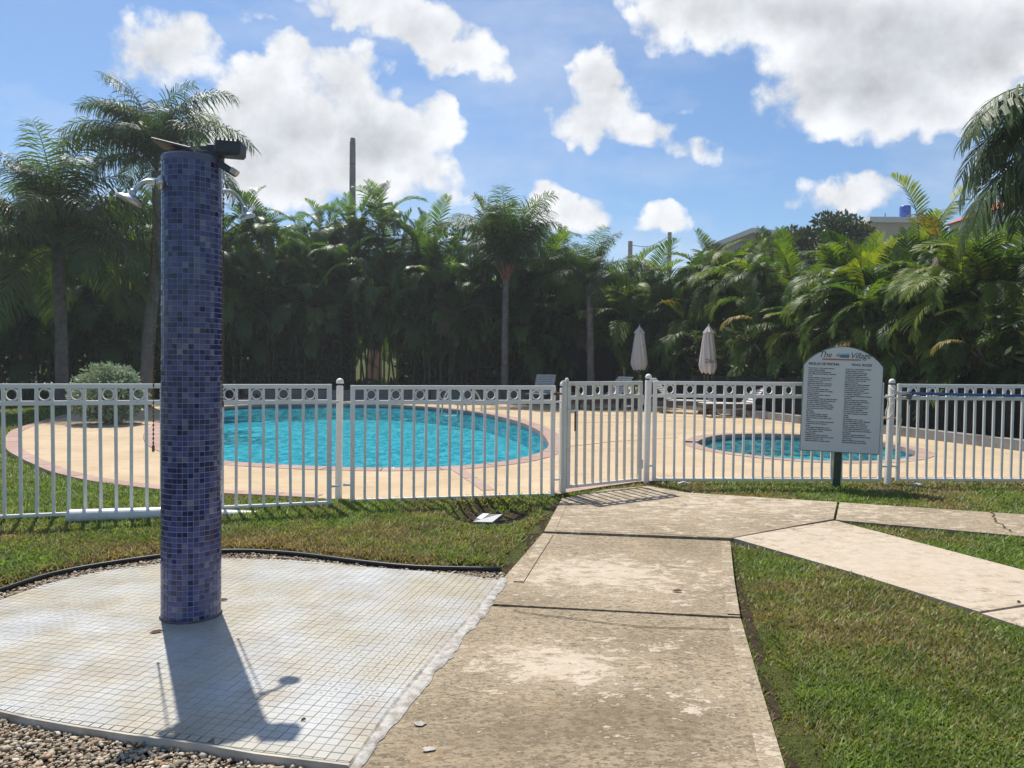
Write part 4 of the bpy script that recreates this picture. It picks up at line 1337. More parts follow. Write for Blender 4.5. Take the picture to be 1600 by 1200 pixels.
# ------------------------------------------------------------------ rules sign
base = G(1307, 766, 0)
YAW = R(-13)
sg = thing('rules_sign', 'white arched pool rules sign on a dark green post beside the path', 'sign', base, YAW)
sg.rotation_euler = (0, R(1.5), YAW)
SW = .825; zb_, zc_, zt_ = .425, 1.385, 1.60
prof = [(-SW / 2, zb_), (SW / 2, zb_), (SW / 2, zc_)]
for k in range(1, 16):
    a_ = k / 16
    x = SW / 2 - SW * a_
    u = 2 * a_ - 1
    prof.append((x, zc_ + (zt_ - zc_) * (1 - abs(u) ** 2.0) ** .85))
prof.append((-SW / 2, zc_))
def plate(prof, y0, y1, name, m, parent):
    mb_ = MB(); n = len(prof)
    mb_.add([(x, y0, z) for x, z in prof] + [(x, y1, z) for x, z in prof],
            [tuple(range(n)), tuple(range(n, 2 * n))[::-1]] + [(i, n + i, n + (i + 1) % n, (i + 1) % n) for i in range(n)])
    return mb_.obj(name, m, parent, recalc=True)
plate(prof, -.03, -.012, 'sign_back', M['sign_edge'], sg)
pf = [(x * .985, zb_ + .008 + (z - zb_) * .987) for x, z in prof]
face = plate(pf, -.034, -.0302, 'sign_board', M['sign_face'], sg)
mb = MB(); mb.bbox((0, .032, .60), (.078, .075, 1.42), .008); mb.obj('sign_post', M['green_post'], sg)
def text(body, size, loc, m, parent, name, align='LEFT', shear=0., sp=1., off=0., ls=1.):
    c = bpy.data.curves.new(name, 'FONT')
    c.body = body; c.size = size; c.align_x = align; c.shear = shear; c.space_character = sp; c.offset = off; c.space_line = ls
    c.resolution_u = 2
    o = bpy.data.objects.new('tmp', c); COL.objects.link(o)
    dg = bpy.context.evaluated_depsgraph_get()
    me = bpy.data.meshes.new_from_object(o.evaluated_get(dg))
    bpy.data.objects.remove(o); bpy.data.curves.remove(c)
    me.name = name; me.materials.clear(); me.materials.append(m)
    o = link(name, me, parent, loc, (R(90), 0, 0))
    return o
TY = -.0352
text('The', .092, (-.262, TY, 1.475), M['ink'], face, 'lettering', 'LEFT', .25, .92)
text('Village', .092, (.064, TY, 1.472), M['ink'], face, 'lettering', 'LEFT', .25, .92)
mb = MB(); mb.add([(-.075, TY, 1.505), (-.06, TY, 1.525), (-.02, TY, 1.52), (.06, TY, 1.527), (.06, TY, 1.50), (-.03, TY, 1.492)], [(0, 1, 2, 3, 4, 5)]); mb.obj('emblem', M['ink_sky'], face)
mb = MB(); mb.add([(-.06, TY - .0005, 1.492), (-.02, TY - .0005, 1.506), (.058, TY - .0005, 1.508), (.058, TY - .0005, 1.475), (-.02, TY - .0005, 1.474)], [(0, 1, 2, 3, 4)]); mb.obj('emblem', M['ink_blue'], face)
mb = MB(); mb.add([(-.082, TY - .001, 1.488), (-.068, TY - .001, 1.512), (-.045, TY - .001, 1.512), (-.06, TY - .001, 1.486)], [(0, 1, 2, 3)]); mb.obj('emblem', M['ink_tan'], face)
mb = MB(); mb.box((-.04, TY, 1.455), (.36, .001, .012)); mb.obj('emblem', M['ink_red'], face)
mb = MB(); mb.box((.155, TY - .0002, 1.455), (.05, .001, .012)); mb.obj('emblem', M['ink_blue'], face)
mb = MB(); mb.box((-.04, TY, 1.445), (.36, .001, .004)); mb.obj('emblem', M['ink_tan'], face)
text('REGLAS DE PISCINA', .036, (-.20, TY, 1.388), M['ink'], face, 'lettering', 'CENTER', 0, 1.0, .0012)
text('POOL RULES', .036, (.19, TY, 1.388), M['ink'], face, 'lettering', 'CENTER', 0, 1.0, .0012)
ES = ['· Horario 9 am - 10 pm, lunes a domingo', '  Horario sujeto a cambios', '· Capacidad máxima de 40 personas', '· Solo residentes y sus invitados, un invitado', '  a 2 da.', '· Ningún residente o invitado está solo', '  en piscina o área a su propio riesgo', '· Ducharse antes de usar', '· Niños bajo menores con supervisión', '· Menor de 14 años debe permanecer', '  21 años requerido', '· Solo ropa o traje de baño piscina', '· Solo se permiten animales si su trabajo', '  servicio requerido', '· Prohibido fumar, música a volumen', '  limitado permitido', '· No se permiten comidas en equipo de sonido', '  de responsabilidad de familiares usados para', '  de música o sistemas electrónicos', '· Personas con enfermedades no pueden', '· No permitido el uso de botellas de cristal', '· No corra, juegos de mano o actividades', '  peligrosas', '· No animales', '· No usar drogas, tabaco, vapores', '· Está prohibido el alcohol, bebidas', '  sobre y/o aceites o crema dentro de la', '  piscina', '· Toda persona con condición de apariencia', '  contagiosa no entre a la piscina o', '  jacuzzi', '· La Asociación Administrativa no será', '  responsable por accidentes ocasionados', '  en áreas o piscina o juegos', '· Reportar daños', '· Prohibido la entrada con mascotas', '  Administración puede retirar por conducta', '  impropia en piscina o áreas', '· Disfrute las piscinas y mantenga limpia']
EN = ['· Hours 9 am - 10 pm Monday - Sunday', '  Schedule subject to change', '· Maximum capacity for 40 people', '· Accessed only by residents and', '  unattended by residents up to one', '· No lifeguard on duty, use of pool area', '  and swimming at your own risk', '· Shower before use', '· Minimum age for children supervision', '· Minors under the age of minors 14', '  accompanied 21 years with required', '· Proper bathing attire required', '· Animals permitted only as a working', '  or "service" companions', '· Proper behavior and language at all times', '  mandatory', '· The use of radio sound equipment', '  Radio is permitted but not at volume', '  which disturbs the families', '· Persons or guests with contagious or', '  injured conditions may not use pool', '· The use of glass is prohibited', '· No consumption of food or alcohol', '· No running, horseplay or dangerous', '  activity', '· No Pets', '· No intoxicants, cups or drugs', '· All use lotions, cream, alcohol, substance', '  foam or oil prohibited in the pool', '· Persons or guests with contagious or', '  infected conditions, do not use pool', '· The association administration or agents', '  are not responsible for lost or stolen items', '· No loitering', '· Any damage caused to furniture or', '  equipment will be charged to the residents', '  who use pool', '· Report accidents and emergencies', '· Everyone please keep the area clean']
lh = (1.345 - .515) / len(ES)
text('\n'.join(ES), .0185, (-.368, TY, 1.345), M['ink'], face, 'lettering', 'LEFT', 0, .92, .0007, lh / .0185 )
text('\n'.join(EN), .0185, (.018, TY, 1.345), M['ink'], face, 'lettering', 'LEFT', 0, .92, .0007, lh / .0185)

# ------------------------------------------------------------------ pipe, lid, stones
pa = G(106, 822, 0) + Vector((0, 0, .080)); pb = G(250, 816, 0) + Vector((0, 0, .072)); pe = G(480, 800.5, 0) + Vector((0, 0, -.065))
mb = MB(); mb.tube([pa, pb, pe], .059, 20, False)
mb.tube([pa + (pa - pb).normalized() * .001, pb], .052, 20, False)
pipe = thing('drain_pipe', 'white plastic drain pipe lying in the grass under the fence', 'pipe', pa)
mb.v = [tuple(Vector(v) - pa) for v in mb.v]
mb.obj('pipe_wall', M['pvc'], pipe, smooth=True)
lid = thing('drain_cover', 'grey square drain lid lying tilted in a worn hollow of the lawn', 'drain cover', DR)
q0 = [G(738, 816, -.005), G(769, 816.5, -.005), G(785, 804, .015), G(752, 802.5, .015)]
def quadplate(q_, th_, m, nm, parent):
    mb_ = MB(); o_ = parent.location
    n_ = (q_[1] - q_[0]).cross(q_[3] - q_[0]).normalized()
    mb_.add([v - o_ for v in q_] + [v - o_ - n_ * th_ for v in q_], [(0, 1, 2, 3), (7, 6, 5, 4), (0, 4, 5, 1), (1, 5, 6, 2), (2, 6, 7, 3), (3, 7, 4, 0)])
    return mb_.obj(nm, m, parent)
quadplate(q0, .03, M['lid_dark'], 'lid_frame', lid)
up = Vector((0, 0, .004))
quadplate([q0[0].lerp(q0[2], .03) + up, q0[1] + up, q0[2] + up, q0[2].lerp(q0[3], .18).lerp(q0[1], .06) + up], .004, M['lid'], 'lid_plate', lid)
quadplate([q0[0].lerp(q0[3], .45) + up, q0[0].lerp(q0[3], .45).lerp(q0[1], .32) + up, q0[3].lerp(q0[2], .38) + up, q0[3].lerp(q0[2], .1) + up], .004, M['white_paint'], 'lid_tag', lid)
def lump(name, label, cat, p, r_, m, group=None):
    V_ = iv * np.array([r_ * 1.3, r_, r_ * .6]) * rng.uniform(.8, 1.15, (len(iv), 1))
    mb_ = MB(); mb_.add(V_, [tuple(f_) for f_ in fi])
    return tag(mb_.obj(name, m, None, False, p), label, cat, group)
lump('stone', 'pale stone lying under the fence beside the roped post', 'stone', G(1432, 758, .03), .055, M['stone'])
lump('stone', 'grey stone at the foot of the fence between gate and sign', 'stone', G(1068, 757, .02), .07, M['stone'])
def leaf(px, py, z, label, s=.025, rz=0):
    p = G(px, py, z); mb_ = MB()
    mb_.add([(-s, 0, .002), (-s * .3, s * .4, .008), (s * .5, s * .3, .010), (s, 0, .003), (s * .5, -s * .35, .003), (-s * .3, -s * .35, .002)], [(0, 1, 2, 5), (2, 3, 4, 5)])
    o = tag(mb_.obj('fallen_leaf', M['twig'], None, False, p), label, 'leaf', 'dry leaves fallen on the paving'); o.rotation_euler = (0, 0, rz)
leaf(1058, 924, ZP + .003, 'dark dry leaf lying on the worn path', .035, .2)
leaf(474, 1126, ZP + .002, 'small dark speck of leaf on the white tiles beside the shower head shadow', .014, 1)
leaf(348, 938, ZP + .002, 'thin brown leaf on the white tiles beside the foot of the column', .03, .1)
leaf(244, 988, ZP + .002, 'thin brown leaf on the white tiles in front of the column foot', .035, .5)
leaf(1592, 941, ZP + .003, 'small dark leaf beside the joint of the pale branch path', .02, .6)

# ------------------------------------------------------------------ pool furniture
# handrails of the pool ladder
lad = thing('pool_ladder', 'arched metal handrails of the pool ladder at the rim of the big pool', 'ladder', G(742, 642, ZP))
def rail_at(dx_):
    o_ = lad.location
    pts_ = [Vector((.18 + dx_, .1, -.04)), Vector((.16 + dx_, .08, .25)), Vector((.02 + dx_, .0, .52)), Vector((-.16 + dx_, -.08, .62)), Vector((-.34 + dx_, -.16, .5)), Vector((-.44 + dx_, -.2, .2)), Vector((-.47 + dx_, -.22, -.3))]
    mb_ = MB(); mb_.tube(smooth_open(pts_, 6), .024, 10); mb_.obj('handrail', M['chrome'], lad, smooth=True)
rail_at(0); rail_at(-.42)
mb = MB()
for z_ in (-.12, -.3):
    mb.bbox((-.68, -.22, z_), (.42, .08, .025), .005)
mb.obj('tread', M['chrome'], lad)

def make_lounger(label, px, py, fdir, s=1.0):
    p = G(px, py, ZP)
    t_ = thing('sun_lounger', label, 'sun lounger', p, atan2(fdir[1], fdir[0]), 'pale sun loungers on the pool deck')
    if lounge_proto:
        for nm, me in lounge_proto:
            link(nm, me, t_)
        return t_
    parts = []
    mb_ = MB()
    for y in (-.31, .31):
        mb_.bbox((0, y, .27), (1.9, .05, .10), .01)
    for x in (-.92, -.25, .92):
        mb_.bbox((x, 0, .27), (.05, .60, .09), .01)
    parts.append(('base_frame', mb_.mesh('base_frame', M['lounge_base'])))
    for x, y in ((-.8, -.3), (-.8, .3), (.75, -.3), (.75, .3)):
        mb_ = MB(); mb_.bbox((x, y, .13), (.09, .07, .26), .012); parts.append(('leg', mb_.mesh('leg', M['lounge_base'])))
    mb_ = MB()
    for k in range(15):
        mb_.bbox((-.2 + k * .078, 0, .345), (.058, .66, .02), .005)
    parts.append(('seat', mb_.mesh('seat', M['lounge_top'])))
    mb_ = MB(); ang_ = R(48)
    rt = Matrix.Rotation(ang_, 3, 'Y')
    for k in range(10):
        u = .05 + k * .078
        c_ = Vector((-.24 - u * cos(ang_), 0, .35 + u * sin(ang_)))
        mb_.bbox(c_, (.058, .66, .02), .005, rt)
    for y in (-.26, .26):
        mb_.bbox(Vector((-.24 - .4 * cos(ang_), y, .335 + .4 * sin(ang_) - .012)), (.80, .04, .02), .004, rt)
    parts.append(('backrest', mb_.mesh('backrest', M['lounge_top'])))
    mb_ = MB(); mb_.bbox((-.62, 0, .44), (.03, .5, .34), .005); parts.append(('prop', mb_.mesh('prop', M['lounge_base'])))
    lounge_proto.extend(parts)
    for nm, me in parts:
        link(nm, me, t_)
    return t_
lounge_proto = []
make_lounger('pale slatted lounger standing alone left of the gate, backrest raised', 846, 631, (-.25, -1))
make_lounger('pale slatted lounger seen through the gate', 946, 639, (-.85, -.55))
make_lounger('pale slatted lounger just behind the hinge post of the gate', 1062, 645, (.85, -.4))
make_lounger('pale slatted lounger between the second parasol and the rules sign', 1152, 651, (-.97, -.12))
make_lounger('pale slatted lounger in the shade behind the rules sign', 1262, 652, (-.9, -.35))

def parasol(label, px, tip, low, d, seed, mark):
    rg = random.Random(seed)
    s = d / F
    base_ = A(px, 600, d); base_.z = ZP
    t_ = thing('folded_parasol', label, 'parasol', base_, 0, 'folded pale parasols on the pool deck')
    ztip = A(px, tip, d).z - ZP; zlow = A(px, low, d).z - ZP
    mb_ = MB(); mb_.tube([(0, 0, 0), (0, 0, ztip - .05)], .021, 10); mb_.obj('pole', M['lounge_base'], t_, smooth=True)
    mb_ = MB(); mb_.lathe([(.26, 0), (.26, .05), (.2, .08), (.05, .1), (.04, .22)], 20); mb_.obj('foot', M['lounge_base'], t_)
    # pleated canopy
    N = 32; rows = 14; vs_ = []
    zc1 = ztip - .21
    bw = [rg.uniform(.8, 1.2) for _ in range(8)]
    for i in range(rows):
        f_ = i / (rows - 1)
        for k in range(N):
            a_ = 2 * pi * k / N
            pl = abs(sin(a_ * 4))
            r_ = (.115 + .115 * min(f_ * 1.15, 1)) * (.74 + .34 * pl * bw[int(a_ * 4 / pi) % 8])
            if f_ > .9: r_ *= 1 - (f_ - .9) * 3.2
            z_ = zc1 + .03 - (zc1 + .03 - zlow) * f_ + (rg.uniform(-.02, .02) if f_ > .8 else 0) - (.05 * pl if f_ > .95 else 0)
            tw_ = .5 * f_
            vs_.append((r_ * cos(a_ + tw_), r_ * sin(a_ + tw_), z_))
    mb_ = MB(); mb_.add(vs_, [(i * N + k, i * N + (k + 1) % N, (i + 1) * N + (k + 1) % N, (i + 1) * N + k) for i in range(rows - 1) for k in range(N)])
    cnp = mb_.obj('canopy', M['canvas'], t_, smooth=True, recalc=True)
    vs_ = [(0, 0, ztip)]
    for k in range(16):
        a_ = 2 * pi * k / 16
        vs_.append(((.15 + .02 * cos(a_ * 8)) * cos(a_), (.15 + .02 * cos(a_ * 8)) * sin(a_), zc1 + .0 + .015 * sin(a_ * 3)))
    mb_ = MB(); mb_.add(vs_, [(0, 1 + k, 1 + (k + 1) % 16) for k in range(16)]); mb_.obj('vent_cap', M['canvas'], t_)
    mb_ = MB(); mb_.lathe([(.012, -.02), (.02, .0), (.012, .03)], 10, (0, 0, ztip)); mb_.obj('finial', M['canvas'], t_)
    if mark:
        o = text(mark, .15, (-.15, -.262, zlow + .24), M['ink'], cnp, 'lettering', 'LEFT', 0, 1)
parasol('pale folded parasol nearer the gate, standing behind its hinge post', 998, 509, 576, 22.6, 3, '')
parasol('pale folded parasol with dark lettering near its hem, nearer the rules sign', 1106, 507.5, 581, 20.6, 5, 'Z6u7')
nt_ = thing('notice_plate', 'small pale notice plate fixed low on the parasol pole', 'notice', A(1112.5, 628, 20.4))
mb = MB(); mb.bbox((0, 0, 0), (.19, .012, .26), .003); mb.obj('plate', simple('lilac_white_plate', (.55, .55, .62), .5, .3), nt_)
mb = MB()
for k in range(4):
    mb.box((0, -.0075, .085 - k * .05), (.15, .002, .014))
mb.obj('print_lines', M['ink_blue'], nt_)
tb = thing('low_table', 'low table with a faded red top behind the roped post', 'table', G(1390, 676, ZP))
mb = MB(); mb.bbox((0, 0, .30), (.62, .5, .035), .01); mb.obj('table_top', M['pink_plastic'], tb)
for x in (-.25, .25):
    for y in (-.18, .18):
        mb = MB(); mb.bbox((x, y, .14), (.05, .05, .285), .006); mb.obj('leg', M['lounge_base'], tb)

# kerb and dark screen on the hedge side
mb = MB()
cl_ = [curb[0], curb[1], curb[2], curb_end]
co_ = [p + Vector((.22, .05, 0)) for p in cl_]
kb = band(cl_, co_, -.05, .22).obj('kerb', M['kerb'], recalc=True); tag(kb, kind='structure')
bk = [curb_end + Vector((0, .05, 0)), Vector((-1.0, back_y, 0)), Vector((-12.0, back_y - .9, 0))]
tag(band(bk, [p + Vector((0, .3, 0)) for p in bk], -.05, .34).obj('kerb', M['kerb'], recalc=True), kind='structure')
def screen(pts_, h_, label):
    t_ = thing('screen_fence', label, 'screen fence', pts_[0])
    o_ = Vector(pts_[0])
    ln = resample(pts_, 1.9)
    for i, (a_, b_) in enumerate(zip(ln, ln[1:])):
        mb_ = MB(); n = 8; vs_ = []
        nr = Vector((-(b_ - a_).y, (b_ - a_).x, 0)).normalized()
        for k in range(n + 1):
            p_ = a_.lerp(b_, k / n) - o_ + nr * .025 * sin(k * 2.3 + i)
            vs_ += [(p_.x, p_.y, .18), (p_.x, p_.y, h_ + .015 * sin(k))]
        mb_.add(vs_, [(2 * k, 2 * k + 2, 2 * k + 3, 2 * k + 1) for k in range(n)])
        mb_.obj('screen_cloth', M['screen'], t_)
        mb_ = MB(); mb_.tube([a_ - o_ - nr * .06, a_ - o_ - nr * .06 + Vector((0, 0, h_ + .06))], .025, 8); mb_.obj('screen_post', M['steel_pole'], t_)
sc_l = [p + Vector((.34, .08, 0)) for p in cl_]
screen(sc_l, 1.0, 'dark screen cloth fence along the concrete kerb under the hedge')
screen([curb_end + Vector((-.2, .5, 0)), Vector((.4, back_y + .45, 0))], 1.9, 'dark screen cloth fence behind the loungers and parasols')

# ------------------------------------------------------------------ palms
def frond_mesh(name, mats, L, a0, a1, nl, ll, lw, vee, droop, seed, start=.16, plum=0., pw_=1.2, fwd_=.55, rr_=.014, broad=.62):
    rg = random.Random(seed)
    nseg = 14
    pts = [Vector((0, 0, 0))]; tg = []
    for i in range(nseg + 1):
        s = i / nseg
        a_ = a0 + (a1 - a0) * s ** pw_
        t_ = Vector((cos(a_), 0, sin(a_))); tg.append(t_)
        if i < nseg:
            pts.append(pts[-1] + t_ * L / nseg)
    side_w = rg.uniform(-.12, .12)
    for i, p in enumerate(pts):
        p.y += side_w * (i / nseg) ** 2 * L * .5
    def at(s):
        f_ = s * nseg; i = min(int(f_), nseg - 1); u = f_ - i
        return pts[i].lerp(pts[i + 1], u), tg[i].lerp(tg[i + 1], u).normalized()
    mb_ = MB()
    mb_.tube(pts, [rr_ * (1 - .85 * i / nseg) for i in range(nseg + 1)], 4, False)
    nr = len(mb_.f)
    S = Vector((0, 1, 0))
    for i in range(nl):
        s = start + (1 - start) * (i + .5) / nl
        u = (s - start) / (1 - start)
        prof_ = (.45 + .55 * min(1, u / .25)) * (1 - .62 * max(0, (u - .5) / .5) ** 1.4)
        for sd in (-1, 1):
            p, t_ = at(min(.999, s + rg.uniform(-.3, .3) / nl))
            nrm = t_.cross(S) * -1
            if nrm.z < 0 and abs(t_.z) < .95: nrm = -nrm
            v_ = vee + rg.uniform(-.12, .12) + plum * rg.choice((-1, 0, 1))
            fw = fwd_ + .5 * u ** 2 + rg.uniform(-.08, .08)
            d = (S * sd * cos(v_) + nrm * sin(v_) + t_ * fw).normalized()
            l = ll * prof_ * rg.uniform(.88, 1.1)
            wv = (t_ - d * t_.dot(d)).normalized()
            w = lw * (.6 + .4 * prof_)
            dp = droop * rg.uniform(.7, 1.3)
            p1 = p + d * l * .42 - Vector((0, 0, dp * l * .10))
            d2 = (d - Vector((0, 0, dp * .75))).normalized()
            p2 = p1 + d2 * l * .33
            d3 = (d2 - Vector((0, 0, dp * .9))).normalized()
            p3 = p2 + d3 * l * .27
            mb_.add([p - wv * w * .25, p + wv * w * .25, p1 - wv * w * .5, p1 + wv * w * .5, p2 - wv * w * .40, p2 + wv * w * .40, p3],
                    [(0, 1, 3, 2), (2, 3, 5, 4), (4, 5, 6)])
    me = mb_.mesh(name, mats[0])
    me.materials.append(mats[1])
    mi = np.zeros(len(mb_.f), np.int32); mi[:nr] = 1
    me.polygons.foreach_set('material_index', mi)
    return me
GR = [M['areca'], M['stem_green']]
arch = [frond_mesh('frond', GR, 2.0, R(a0), R(a1), 46, .48, .036, R(26), dp, sd, pw_=pw_) for a0, a1, dp, sd, pw_ in
        ((66, -60, .6, 1, 1.2), (60, -85, .75, 2, 1.05), (74, -30, .45, 3, 1.4), (52, -100, .8, 4, 1.0))]
upr = [frond_mesh('frond', GR, 1.8, R(a0), R(a1), 42, .47, .036, R(30), .25, sd, pw_=1.6) for a0, a1, sd in ((84, 40, 11), (80, 15, 12), (86, 55, 13))]
low = [frond_mesh('frond', GR, 1.9, R(a0), R(a1), 42, .47, .038, R(10), .8, sd, pw_=.9) for a0, a1, sd in ((28, -84, 21), (10, -80, 22))]
yel = [frond_mesh('frond', [M['areca_yellow'], M['stem_green']], 1.7, R(40), R(-75), 32, .45, .045, R(14), .7, 31)]
dry = [frond_mesh('frond', [M['dead'], M['dead']], 1.5, R(0), R(-88), 24, .40, .03, R(-10), 1.0, 41, pw_=.6)]
GD = [M['areca_shade_tone'], M['stem_green']]
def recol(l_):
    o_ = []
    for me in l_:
        c_ = me.copy(); c_.materials[0] = M['areca_shade_tone']; o_.append(c_)
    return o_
DARK = (recol(arch), recol(upr), recol(low))  # frond copies for the back hedge, in the leaf coloured as if shaded
def bent_stem(seed, r0_, r1_):
    rg = random.Random(seed); mb_ = MB()
    a_ = rg.uniform(0, 6.28); k_ = rg.uniform(.05, .14)
    pts = [Vector((k_ * cos(a_) * (z ** 2), k_ * sin(a_) * (z ** 2), z)) for z in np.linspace(0, 1, 9)]
    mb_.tube(pts, [r0_ + (r1_ - r0_) * i / 8 for i in range(9)], 7, False)
    return mb_.mesh('stem', M['stem_green'], True), pts[-1]
stems = [bent_stem(s_, .038, .027) for s_ in range(4)]
AG = 'areca palms of the hedge around the pool'
def areca(label, x, y, Ht, seed, nst=6, nfr=6, spread=.55, low_f=.35, yl=.06, dr=.05, fscale=1.0, group=AG, toward=None, dark=False):
    rg = random.Random(seed)
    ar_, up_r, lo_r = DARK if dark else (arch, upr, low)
    t_ = thing('areca_palm', label, 'palm', (x, y, 0), rg.uniform(0, 6.28), group)
    rz0 = t_.rotation_euler.z
    for i in range(nst):
        a_ = 2 * pi * i / nst + rg.uniform(-.4, .4)
        f_ = 1 - .62 * (i / max(1, nst - 1)) ** 1.1 * rg.uniform(.8, 1.1)
        hs = max(.35, (Ht - 1.55 * fscale) * f_)
        b_ = Vector((spread * .55 * cos(a_), spread * .55 * sin(a_), -.02))
        me, tip = rg.choice(stems)
        rz = rg.uniform(0, 6.28)
        lean = rg.uniform(.02, .16)
        rot_ = Matrix.Rotation(a_, 4, 'Z') @ Matrix.Rotation(lean, 4, 'Y') @ Matrix.Rotation(rz, 4, 'Z') @ Matrix.Diagonal((1, 1, hs, 1))
        mat_ = Matrix.Translation(b_) @ rot_
        o = link('stem', me, t_); o.matrix_local = mat_
        top = mat_ @ tip
        n_ = nfr + rg.choice((-1, 0, 0, 1))
        az0 = rg.uniform(0, 6.28)
        for k in range(n_):
            az = az0 + k * 2.399
            if toward is not None and rg.random() < .55:
                az = toward - rz0 + rg.gauss(0, .75)
            r_ = rg.random()
            if k == 0: me_ = rg.choice(up_r)
            elif r_ < yl: me_ = yel[0]
            elif r_ < yl + dr: me_ = dry[0]
            elif k > n_ - 3 and r_ < low_f + .2: me_ = rg.choice(lo_r)
            else: me_ = rg.choice(ar_)
            link('frond', me_, t_, top + Vector((0, 0, -.05 * k)), (rg.gauss(0, .12), rg.gauss(0, .12), az), fscale * rg.uniform(.8, 1.18))
    return t_
def zat(px, py, d):
    return A(px, py, d).z
# back of the pool, read from the blue column towards the gate
BACK = [
 (372, 296, 27.2, 'areca palm rising just past the small curved shower head of the column'),
 (428, 300, 27.9, 'areca palm in the hedge above the short fence panel, next to the column'),
 (478, 322, 28.3, 'areca palm in the hedge between the column and the bare utility pole'),
 (452, 306, 29.2, 'areca palm filling the hedge behind the gap beside the blue column'),
 (530, 302, 29.0, 'areca palm of the hedge standing directly in front of the bare utility pole'),
 (562, 298, 29.6, 'areca palm of the hedge between the utility pole and its tallest clump'),
 (762, 318, 29.2, 'areca palm of the hedge directly behind the slim queen palm crown'),
 (590, 290, 28.0, 'tallest areca palm of the back hedge, close beside the bare utility pole'),
 (636, 318, 28.6, 'areca palm in the hedge one clump past the utility pole'),
 (682, 316, 27.8, 'areca palm with fan of upright fronds in the middle of the back hedge'),
 (728, 322, 28.5, 'areca palm in the hedge just short of the slim queen palm'),
 (842, 352, 28.0, 'areca palm in the hedge just past the slim queen palm'),
 (884, 372, 28.4, 'areca palm above the lone lounger, between two slim palm trunks'),
 (962, 392, 27.6, 'areca palm with pale top between short queen palm and folded parasols'),
 (1010, 386, 26.6, 'areca palm in the hedge behind the parasol nearer the gate'),
 (1062, 378, 26.0, 'areca palm in the hedge between the two folded parasols'),
 (1110, 366, 25.0, 'areca palm in the hedge behind the lettered parasol'),
]
for i, (px, top, d, lab) in enumerate(BACK):
    p = A(px, 600, d)
    gapy = 500 < px < 640
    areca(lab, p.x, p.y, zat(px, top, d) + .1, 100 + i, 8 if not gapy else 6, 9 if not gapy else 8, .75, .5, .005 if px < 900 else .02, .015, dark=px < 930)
# lawn side, behind the queen palms
for i, (px, top, d, lab) in enumerate([
 (-60, 300, 23.5, 'areca palm at the open lawn end of the hedge, cut by the picture edge'),
 (12, 330, 24.5, 'areca palm on the lawn side of the thick trunked queen palm'),
 (75, 300, 25.0, 'areca palm right behind the queen palm over the lawn'),
 (140, 318, 25.5, 'areca palm above the silvery shrub, between two queen palms'),
 (200, 305, 26.0, 'areca palm behind the shrub and the leaning queen palm trunk'),
 (300, 300, 26.5, 'areca palm hidden behind the blue mosaic column'),
]):
    p = A(px, 600, d)
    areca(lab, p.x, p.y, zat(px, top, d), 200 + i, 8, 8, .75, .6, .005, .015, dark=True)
# shaded rear row seen through the gaps
for i, px in enumerate([-30, 60, 120, 170, 250, 340, 400, 455, 505, 660, 705, 760, 800, 850, 905, 940, 990, 1040, 1090]):
    d = 30.5 + (i % 3) * .5 if px > 300 else 28.5
    p = A(px, 600, d)
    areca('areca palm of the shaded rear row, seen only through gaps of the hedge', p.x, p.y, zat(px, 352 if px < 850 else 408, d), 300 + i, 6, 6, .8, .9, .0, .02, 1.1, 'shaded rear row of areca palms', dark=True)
# hedge beside the deck, from the parasols towards the picture edge
RH = [
 (1150, 372, 23.3, 'areca palm in the hedge just past the lettered parasol'),
 (1205, 372, 21.2, 'areca palm with drooping yellowed frond between parasol and rules sign'),
 (1262, 376, 19.6, 'areca palm in the hedge behind the rounded top of the rules sign'),
 (1320, 372, 18.2, 'areca palm in front of the dark broadleaf tree, over the sign edge'),
 (1372, 366, 17.0, 'areca palm below the beige roof block and above the roped post'),
 (1425, 350, 16.2, 'areca palm below the blue barrel, over the end of the blue pole'),
 (1478, 345, 15.4, 'areca palm below the red tiled roof in the hedge beside the deck'),
 (1535, 352, 14.7, 'areca palm under the overhanging fronds, over the blue pole'),
 (1592, 345, 14.1, 'areca palm of the hedge at the picture edge over the blue pole'),
 (1660, 338, 13.5, 'last areca palm of the deck hedge, mostly outside the picture'),
]
LM = ['the lettered parasol', 'the drooping yellowed frond', 'the arched top of the rules sign', 'the dark broadleaf tree foot', 'the beige roof block', 'the blue roof barrel', 'the red tiled roof', 'the overhanging palm fronds', 'the hedge palm at the picture edge']
for i, (px, top, d, lab) in enumerate(RH):
    p = A(px, 600, d) + Vector((.55, .25, 0))
    areca(lab, p.x, p.y, zat(px, top, d) + .12, 400 + i, 11, 10, .75, .7, .015, .005, .86, AG, R(215))
    if i < 9:
        p2 = p + Vector((1.15, .5, 0))
        areca('half hidden second row areca palm showing near ' + LM[i], p2.x, p2.y, zat(px, top, d) + .25, 450 + i, 6, 6, .8, .9, .0, .0, 1.0, 'second row of the deck hedge')
